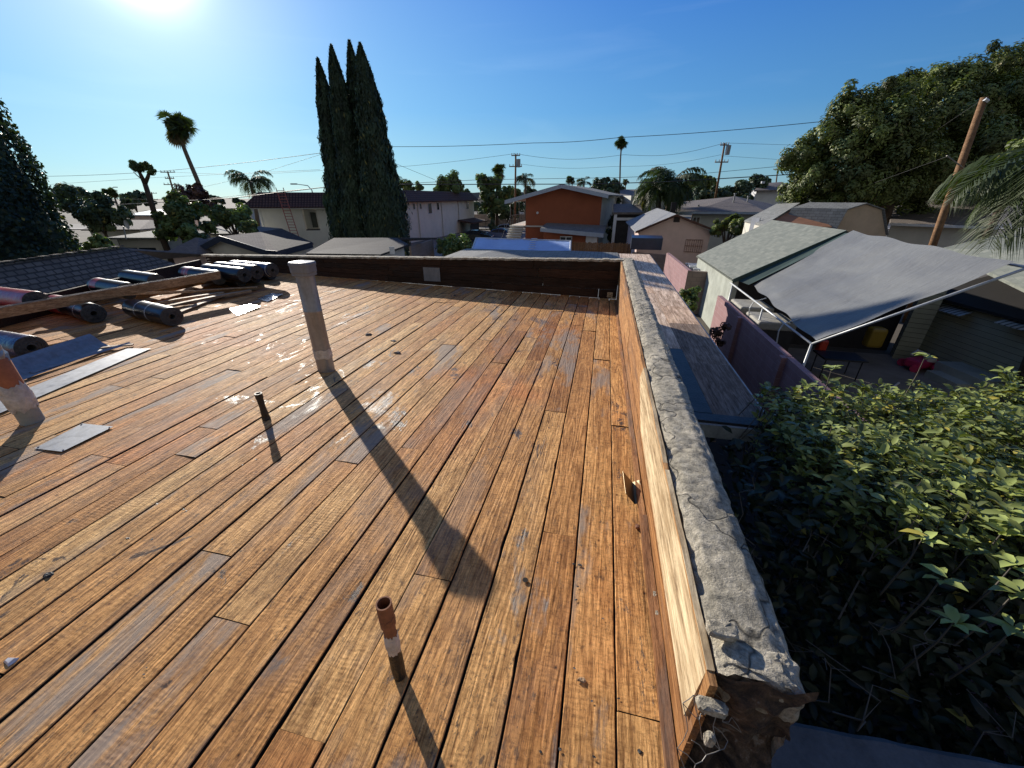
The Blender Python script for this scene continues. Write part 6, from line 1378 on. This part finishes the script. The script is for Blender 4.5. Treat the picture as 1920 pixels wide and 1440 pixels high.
# fan palms
def fan_palm(crown, base, D, R, label, n=44, trunk_r=.22, skirt=True, leafL=.5):
    c = P3(*crown, D); b = P3(*base, D); b2 = b + (b - c) * ((b.z - GZ) / max(.1, (c.z - b.z))) if b.z > GZ else b
    t = thing('palm_tree', b2, label, 'palm tree'); m = MB(); K = 14
    mid = [b2.lerp(c, k / K) + Vector((.03 * math.sin(k), 0, 0)) for k in range(K + 1)]
    m.tube(mid, [trunk_r * (1.15 - .45 * k / K) for k in range(K + 1)], 10); m.build('trunk', 'palm_bark', t, smooth=True)
    for part, cnt, lo, hi, mt in (('fronds', n, -.75, 1.4, 'frond'), ('dead_skirt', n // 3 if skirt else 0, -1.45, -.9, 'frond_dry')):
        if not cnt: continue
        m = MB()
        for k in range(cnt):
            az = random.uniform(0, 2 * math.pi); el = random.uniform(lo, hi); L = R * random.uniform(.12, .60) * (1 if part == 'fronds' else .8)
            d = Vector((math.cos(az) * math.cos(el), math.sin(az) * math.cos(el), math.sin(el))); h = c + d * L; s = d.cross(Vector((0, 0, 1))).normalized(); upv = s.cross(d)
            m.tube([c, h], .02, 3, tint=(.6, 0, 0)); tn = (random.uniform(.2, .9), random.random(), 0)
            fold = random.uniform(-.3, .5); rl_ = random.uniform(-1.2, 1.2); s, upv = s * math.cos(rl_) + upv * math.sin(rl_), upv * math.cos(rl_) - s * math.sin(rl_)
            for j in range(13):
                a_ = (j - 6) / 6 * 1.35; dd_ = (d * math.cos(a_) + s * math.sin(a_) + upv * fold * (abs(a_) ** 1.5) * -.5); 
                l_ = R * leafL * random.uniform(.8, 1.1); tip = h + dd_ * l_ + Vector((0, 0, -l_ * .22)); wv_ = dd_.cross(upv).normalized() * l_ * .075; md = h + dd_ * l_ * .5
                m.add([h, md + wv_, tip, md - wv_], [(0, 1, 2, 3)], tn)
        m.build(part, mt, t)
    c_, n_, t_ = blob_leaves([(c.x, c.y, c.z + R * .1, R * .42, R * .42, R * .42)], 420, 8, .5); cards('inner_fronds', c_, n_, R * .3, 'frond', t, .25, t_)
    return t
fan_palm((330, 240), (377, 356), 52, 2.15, 'tall leaning fan palm with shaggy head at left', 44, .27)
# extra lower head clumps of the leaning palm handled by skirt
fan_palm((1165, 268), (1162, 336), 85, 1.5, 'thin straight fan palm above the orange building', 46, .17)
fan_palm((199, 362), (203, 385), 110, 1.6, 'left one of two small far palms', 30, .25); fan_palm((212, 362), (220, 385), 110, 1.6, 'right one of two small far palms', 30, .25)
fan_palm((936, 322), (938, 345), 90, 2.0, 'small palm top above the street trees', 30, .25)
for i, (x, y) in enumerate(((1067, 337), (1073, 338), (1173, 341))):
    fan_palm((x, y), (x, y + 14), 220, 2.2, ['left of the tiny far palms above the gable', 'right of the tiny far palms above the gable', 'tiny far palm beside the thin palm trunk'][i], 22, .3)
# queen palms (feather fronds)
def feather_palm(crown, base, D, R, label, n=22, trunk_r=.2, droop=.9, mt='frond', lw=.03, nl=34, lenf=.26, azr=(0, 6.283), elr=(-.1, 1.2)):
    c = P3(*crown, D); b = P3(*base, D); b = Vector((b.x, b.y, GZ)); t = thing('palm_tree', b, label, 'palm tree')
    m = MB(); m.tube([b, b.lerp(c, .5) + Vector((.1, 0, 0)), c], [trunk_r * 1.2, trunk_r, trunk_r * .8], 10); m.build('trunk', 'palm_bark', t, smooth=True)
    m = MB()
    for k in range(n):
        az = random.uniform(*azr); el = random.uniform(*elr); L = R * random.uniform(.8, 1.1); d0 = Vector((math.cos(az), math.sin(az), 0))
        P_ = c.copy(); pts = [P_.copy()]; K = 12; e = el
        for j in range(K):
            P_ += (d0 * math.cos(e) + Vector((0, 0, math.sin(e)))) * L / K; e -= droop * (.08 + .16 * j / K) * 1.2; pts.append(P_.copy())
        m.tube(pts, [R * .012 * (1 - j / (K + 2)) for j in range(K + 1)], 4, tint=(.7, 0, 0)); tn = (random.uniform(.25, .85), random.uniform(0, 1), 0)
        for j in range(nl):
            q = (j + 1.5) / (nl + 1.5) * K; i0 = min(K - 1, int(q)); p = pts[i0].lerp(pts[i0 + 1], q - i0); dr = (pts[i0 + 1] - pts[i0]).normalized(); sd_ = dr.cross(Vector((0, 0, 1))).normalized()
            ll = R * lenf * math.sin(math.pi * (.12 + .8 * j / nl)) * random.uniform(.85, 1.1)
            for s in (-1, 1):
                dd_ = (sd_ * s + dr * .65 + Vector((0, 0, random.uniform(-.5, .1)))).normalized(); tip = p + dd_ * ll + Vector((0, 0, -ll * .45)); md = p + dd_ * ll * .55; wv_ = dr * ll * lw
                m.add([p, md + wv_, tip, md - wv_], [(0, 1, 2, 3)], tn)
    m.build('fronds', mt, t); return t
feather_palm((470, 340), (470, 380), 60, 3.6, 'feathery drooping palm behind the apartment roof', 24, .25, 1.1, lw=.07)
feather_palm((1258, 345), (1252, 390), 46, 4.2, 'large feathery palm behind the pink house, upper crown', 34, .3, 1.0, lw=.07)
feather_palm((1235, 360), (1240, 400), 45, 3.6, 'golden green feathery palm leaning over the beige house', 34, .3, 1.1, lw=.07)
feather_palm((985, 335), (985, 370), 85, 3.0, 'feathery palm right of the transformer pole', 18, .25, 1.1, lw=.07)
feather_palm((1095, 342), (1095, 365), 120, 3.2, 'far feathery palm behind the gable', 16, .25, 1.1, lw=.07)
feather_palm((755, 342), (755, 360), 90, 3.0, 'small feathery palm right of the cypresses', 16, .25, 1.1, lw=.07)
# big fronds entering at right edge
feather_palm((2075, 285), (2100, 470), 9.5, 2.7, 'palm whose long fronds hang into the right edge above the shingle roof', 15, .2, .75, lw=.03, nl=60, lenf=.38, azr=(2.4, 4.4), elr=(-.3, .35))
tree('broadleaf_tree', [(1905, 300, 34, 17), (1930, 340, 40, 16), (1890, 330, 22, 17), (1925, 280, 24, 17)], 5000, .18, 'leaf_light', 'sunlit green tree top at the right edge behind the fronds', trunk_r=.15)
# forked pruned tree
D = 30; b = P3(305, 440, D); t = thing('pruned_tree', Vector((b.x, b.y, GZ)), 'pruned forked tree with two small leafy tufts at left', 'tree')
m = MB(); m.tube([Vector((b.x, b.y, GZ)), P3(300, 435, D), P3(285, 385, D), P3(272, 345, D)], [.24, .2, .17, .15], 10); m.tube([P3(272, 345, D), P3(264, 328, D), P3(259, 318, D)], [.14, .11, .08], 8); m.tube([P3(272, 345, D), P3(278, 330, D), P3(281, 316, D)], [.12, .10, .07], 8)
m.tube([P3(268, 338, D), P3(256, 328, D), P3(250, 322, D)], [.04, .03, .02], 6); m.build('trunk', 'bark', t, smooth=True)
c_, n_, t_ = blob_leaves(px_blobs([(252, 313, 9, D), (262, 314, 9, D), (276, 312, 8, D), (283, 317, 7, D), (270, 309, 6, D)]), 2600, 10, .5); cards('crown', c_, n_, .16, 'leaf_mid', t, .5, t_)
# ------------------------------------------------------------------ hedge in the foreground right
def leaf_bush():
    t = thing('hedge', (3.2, 2.6, GZ), 'broad leaved hedge with glossy yellow green leaves beside the parapet', 'hedge')
    # sunlit top layer: leaf rosettes over an uneven top surface
    cs = []; ns = []; ax = []; ts = []
    def top(x, y): return -.06 - .03 * max(0, x - 2.5) + .16 * noise.noise(Vector((x * 1.3, y * 1.3, 0))) + .10 * noise.noise(Vector((x * 3.5, y * 3.5, 2))) - .9 * max(0, 1.72 - x)
    tw = MB()
    def inside(x, y):
        # footprint of the bush top
        yn = (2.5 - (x - 1.6) * .75 if x < 2.2 else 2.05 - (x - 2.2) * .12) + .12 * noise.noise(Vector((x * 3, 0, 4))); yf = 3.95 + .35 * (x - 1.7) * .8 + .12 * noise.noise(Vector((x * 4, 1, 4)))
        return 1.66 + .08 * noise.noise(Vector((y * 5, 0, 1))) < x < 7.2 and yn < y < min(yf, 5.0)
    k = 0; 
    while k < 7600:
        x = random.uniform(1.5, 7.2); y = random.uniform(-.4, 5.2)
        if not inside(x, y): continue
        k += 1; h = random.random() ** 1.3; z = top(x, y) - h * .6
        tipv = Vector((x, y, z)); up = Vector((random.uniform(-.5, .5), random.uniform(-.5, .5), 1)).normalized()
        nl = random.randint(4, 6); a0 = random.uniform(0, 6.28); tn = random.uniform(.2, .8)
        for j in range(nl):
            a = a0 + j * 2.4; out = Vector((math.cos(a), math.sin(a), random.uniform(-.15, .65))).normalized(); L = .045
            cs.append(tipv + out * L - up * .012 * j); ax.append(out); ns.append(Vector((0, 0, 1)) - out * .4 + Vector((random.uniform(-.5, .5), random.uniform(-.5, .5), 0))); ts.append(tn)
        if random.random() < .22: tw.tube([tipv, tipv - up * .15, tipv - up * .4 + Vector((random.uniform(-.1, .1), random.uniform(-.1, .1), -.1))], [.003, .0045, .007], 4)
    cards2('foliage', np.array([tuple(q) for q in cs]), np.array([tuple(q) for q in ns]), np.array([tuple(q) for q in ax]), .085, 'leaf_hedge', t, np.array(ts))
    # shaded side and depth
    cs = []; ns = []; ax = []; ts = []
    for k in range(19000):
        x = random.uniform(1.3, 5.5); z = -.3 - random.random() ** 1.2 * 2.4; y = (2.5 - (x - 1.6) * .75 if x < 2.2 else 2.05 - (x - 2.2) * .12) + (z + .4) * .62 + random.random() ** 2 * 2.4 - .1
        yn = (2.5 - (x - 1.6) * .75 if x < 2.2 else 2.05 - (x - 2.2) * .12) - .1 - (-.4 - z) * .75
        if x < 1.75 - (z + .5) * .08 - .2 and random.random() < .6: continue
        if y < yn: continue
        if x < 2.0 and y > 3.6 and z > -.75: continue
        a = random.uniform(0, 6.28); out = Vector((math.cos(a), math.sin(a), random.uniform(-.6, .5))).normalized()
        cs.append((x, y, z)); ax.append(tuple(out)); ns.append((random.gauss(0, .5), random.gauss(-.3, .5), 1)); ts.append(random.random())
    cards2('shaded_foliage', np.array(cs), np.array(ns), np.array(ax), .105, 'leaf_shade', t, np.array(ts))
    for k in range(24):
        x = random.uniform(1.9, 5.5); y = random.uniform(1.0, 4.2); z0 = random.uniform(-.5, -.1)
        P = [Vector((x, y, z0))]
        for j in range(6): P.append(P[-1] + Vector((random.uniform(-.12, .12), random.uniform(-.12, .12), -.3)))
        tw.tube(P, [.004 + .002 * j for j in range(7)], 5)
    for k in range(26):   # dead twigs low beside the parapet
        P = [Vector((random.uniform(1.1, 1.9), random.uniform(1.3, 3.0), random.uniform(-1.6, -.7)))]
        for j in range(5): P.append(P[-1] + Vector((random.uniform(-.12, .12), random.uniform(-.12, .12), random.uniform(-.02, .14))))
        tw.tube(P, [.005 - .0007 * j for j in range(6)], 4)
        q = P[3]; tw.tube([q, q + Vector((random.uniform(-.1, .1), random.uniform(-.1, .1), .08)), q + Vector((random.uniform(-.2, .2), random.uniform(-.2, .2), .12))], [.003, .002, .0015], 4)
    cs = []; ns = []; ax = []; ts = []
    for (px, py, z0) in ((1765, 1085, -.12), (1790, 1165, -.22), (1900, 1060, -.1), (1905, 1110, -.12), (1900, 1180, -.2), (1730, 1010, -.05), (1890, 985, -.05), (1560, 800, 0), (1560, 690, .12), (1735, 668, .2)):
        P = PZ(px, py, z0); a0 = random.uniform(0, 6)
        for j in range(6):
            a = a0 + j * 1.1; out = Vector((math.cos(a), math.sin(a), random.uniform(-.1, .5))).normalized(); cs.append(tuple(P + out * .045)); ax.append(tuple(out)); ns.append(tuple(Vector((-.3, .3, 1)) - out * .3)); ts.append(.7)
        tw.tube([P, P + Vector((.03, .03, -.2)), P + Vector((.08, .12, -.6))], [.003, .005, .007], 5)
    cards2('foliage', np.array(cs), np.array(ns), np.array(ax), .10, 'leaf_hedge', t, np.array(ts))
    tw.build('branches', 'twig', t)
    # stray shoots catching the sun
    return t
def cards2(name, cen, nrm, ax, size, mat, parent, tint):
    """leaves with a folded midrib: 6-vertex pointed ovals"""
    n = len(cen); nrm = nrm / np.linalg.norm(nrm, axis=1, keepdims=True); u = ax - nrm * (ax * nrm).sum(1, keepdims=True); u /= np.linalg.norm(u, axis=1, keepdims=True) + 1e-9; w = np.cross(nrm, u)
    sz = size * rng.uniform(.6, 1.35, (n, 1)); L = u * sz; W = w * sz * .24; B = nrm * sz
    V = np.stack([cen - L * .5, cen - L * .18 + W * .85 + B * .07, cen + L * .18 + W * .8 + B * .06, cen + L * .5 - B * .12, cen + L * .18 - W * .8 + B * .06, cen - L * .18 - W * .85 + B * .07, cen + L * 0 + B * .0], 1).reshape(-1, 3)
    org = np.array(ORG[parent.name]); me = bpy.data.meshes.new(name); me.vertices.add(7 * n); me.vertices.foreach_set('co', (V - org).astype(np.float32).ravel())
    idx = np.arange(n)[:, None] * 7; tri = np.concatenate([idx + q for q in ([0, 1, 6], [1, 2, 6], [2, 3, 6], [3, 4, 6], [4, 5, 6], [5, 0, 6])], 1).reshape(-1)
    me.loops.add(18 * n); me.loops.foreach_set('vertex_index', tri.astype(np.int32)); me.polygons.add(6 * n); me.polygons.foreach_set('loop_start', np.arange(0, 18 * n, 3, dtype=np.int32)); me.update(calc_edges=True)
    t = np.ones((n, 4), np.float32); t[:, 0] = np.clip(tint + rng.normal(0, .15, n), 0, 1); t[:, 1] = rng.uniform(0, 1, n)
    a = me.color_attributes.new('tint', 'FLOAT_COLOR', 'POINT'); a.data.foreach_set('color', np.repeat(t, 7, 0).ravel())
    me.materials.append(M[mat]); o = bpy.data.objects.new(name, me); C.objects.link(o); o.parent = parent; ORG[o.name] = Vector(org); return o
leaf_bush()
# ------------------------------------------------------------------ things in the shaded yard
P = PZ(1720, 692, GZ); t = thing('toy_ride_on', P, 'pink plastic ride on toy lying in the shaded yard', 'toy')
m = MB(); m.box(P + Vector((0, 0, .25)), (.9, .5, .3), rz=.5); m.box(P + Vector((.5, -.3, .2)), (.7, .4, .2), rz=-.3); m.build('body', 'pink_plastic', t, bevel=.08)
m = MB(); m.tube([P + Vector((-.3, .1, .45)), P + Vector((-.1, .2, .6)), P + Vector((.2, .1, .5))], .04, 8); m.box(P + Vector((.1, -.15, .42)), (.25, .2, .12)); m.build('handle', 'white_plastic', t)
for s in ((-.3, -.3), (.3, .25), (.75, -.5), (-.35, .25)):
    m = MB(); c = P + Vector((s[0], s[1], .13)); m.tube([c - Vector((.03, .05, 0)), c + Vector((.03, .05, 0))], .13, 12); m.build('wheel', 'pink_plastic', t)
P = PZ(1650, 738, GZ + .02); m = MB(); m.tube([PZ(1685, 718, GZ + .05), PZ(1665, 733, GZ + .04), PZ(1655, 740, GZ + .03)], .035, 8); m.tube([PZ(1655, 740, GZ + .03), PZ(1640, 741, GZ + .03)], .025, 6); m.tube([PZ(1655, 740, GZ + .03), PZ(1652, 752, GZ + .03)], .03, 6); o = m.build('forked_stick', 'white_plastic', loc=P); tag(o, 'pale forked stick on the yard floor', 'stick')
P = PZ(1628, 650, GZ); m = MB(); ring = [P + Vector((.28 * math.cos(k * .5236), .05 * math.sin(k * .5236), .3 + .28 * math.sin(k * .5236))) for k in range(13)]; m.tube(ring, .07, 8, cap=False); o = m.build('ring_toy', 'yellow_plastic', loc=P); tag(o, 'yellow ring toy in the dark workshop', 'toy')
P = PZ(1640, 632, GZ + .9); m = MB(); m.box(P, (.5, .4, .7)); o = m.build('bin', 'yellow_plastic', loc=P, bevel=.1); tag(o, 'yellow bin above the yellow ring in the dark workshop', 'bin')
P = PZ(1540, 650, GZ + .8); m = MB(); m.box(P, (.25, .25, .5)); o = m.build('bin', 'red_plastic', loc=P, bevel=.05); tag(o, 'small red orange bin behind the canopy leg', 'bin')
P = PZ(1735, 600, GZ + 1.0); m = MB(); m.box(P, (.5, .2, .9), rz=.3); o = m.build('hanging_cloth', 'roll_pink', loc=P, bevel=.05); tag(o, 'red and white cloth hanging beside the yellow boarded corner', 'cloth')
P = PZ(1560, 705, GZ); t = thing('garden_table', P, 'dark metal garden table behind the canopy leg', 'table'); m = MB(); m.box(P + Vector((0, 0, .7)), (1.2, .8, .05)); m.build('table_top', 'black_metal', t)
for (sx, sy) in ((-.5, -.3), (.5, -.3), (-.5, .3), (.5, .3)):
    m = MB(); m.tube([P + Vector((sx, sy, 0)), P + Vector((sx, sy, .7))], .02, 6); m.build('leg', 'black_metal', t)
# garage back: dark interior wall behind workshop
m = MB(); m.wall((5.2, 16.6, 0), (11.0, 16.6, 0), GZ, -1.2, None, .1)
# drop wire down the side of the building
m = MB(); P0 = Vector((.72, 1.9, -.9)); m.tube([P0 + Vector((.06 * k, -.12 * k, -.03 * k * k * .2)) for k in range(12)], .004, 5); o = m.build('cable', 'steel_wire', loc=P0); tag(o, 'thin loose cable hanging in the gap beside the parapet', 'cable')
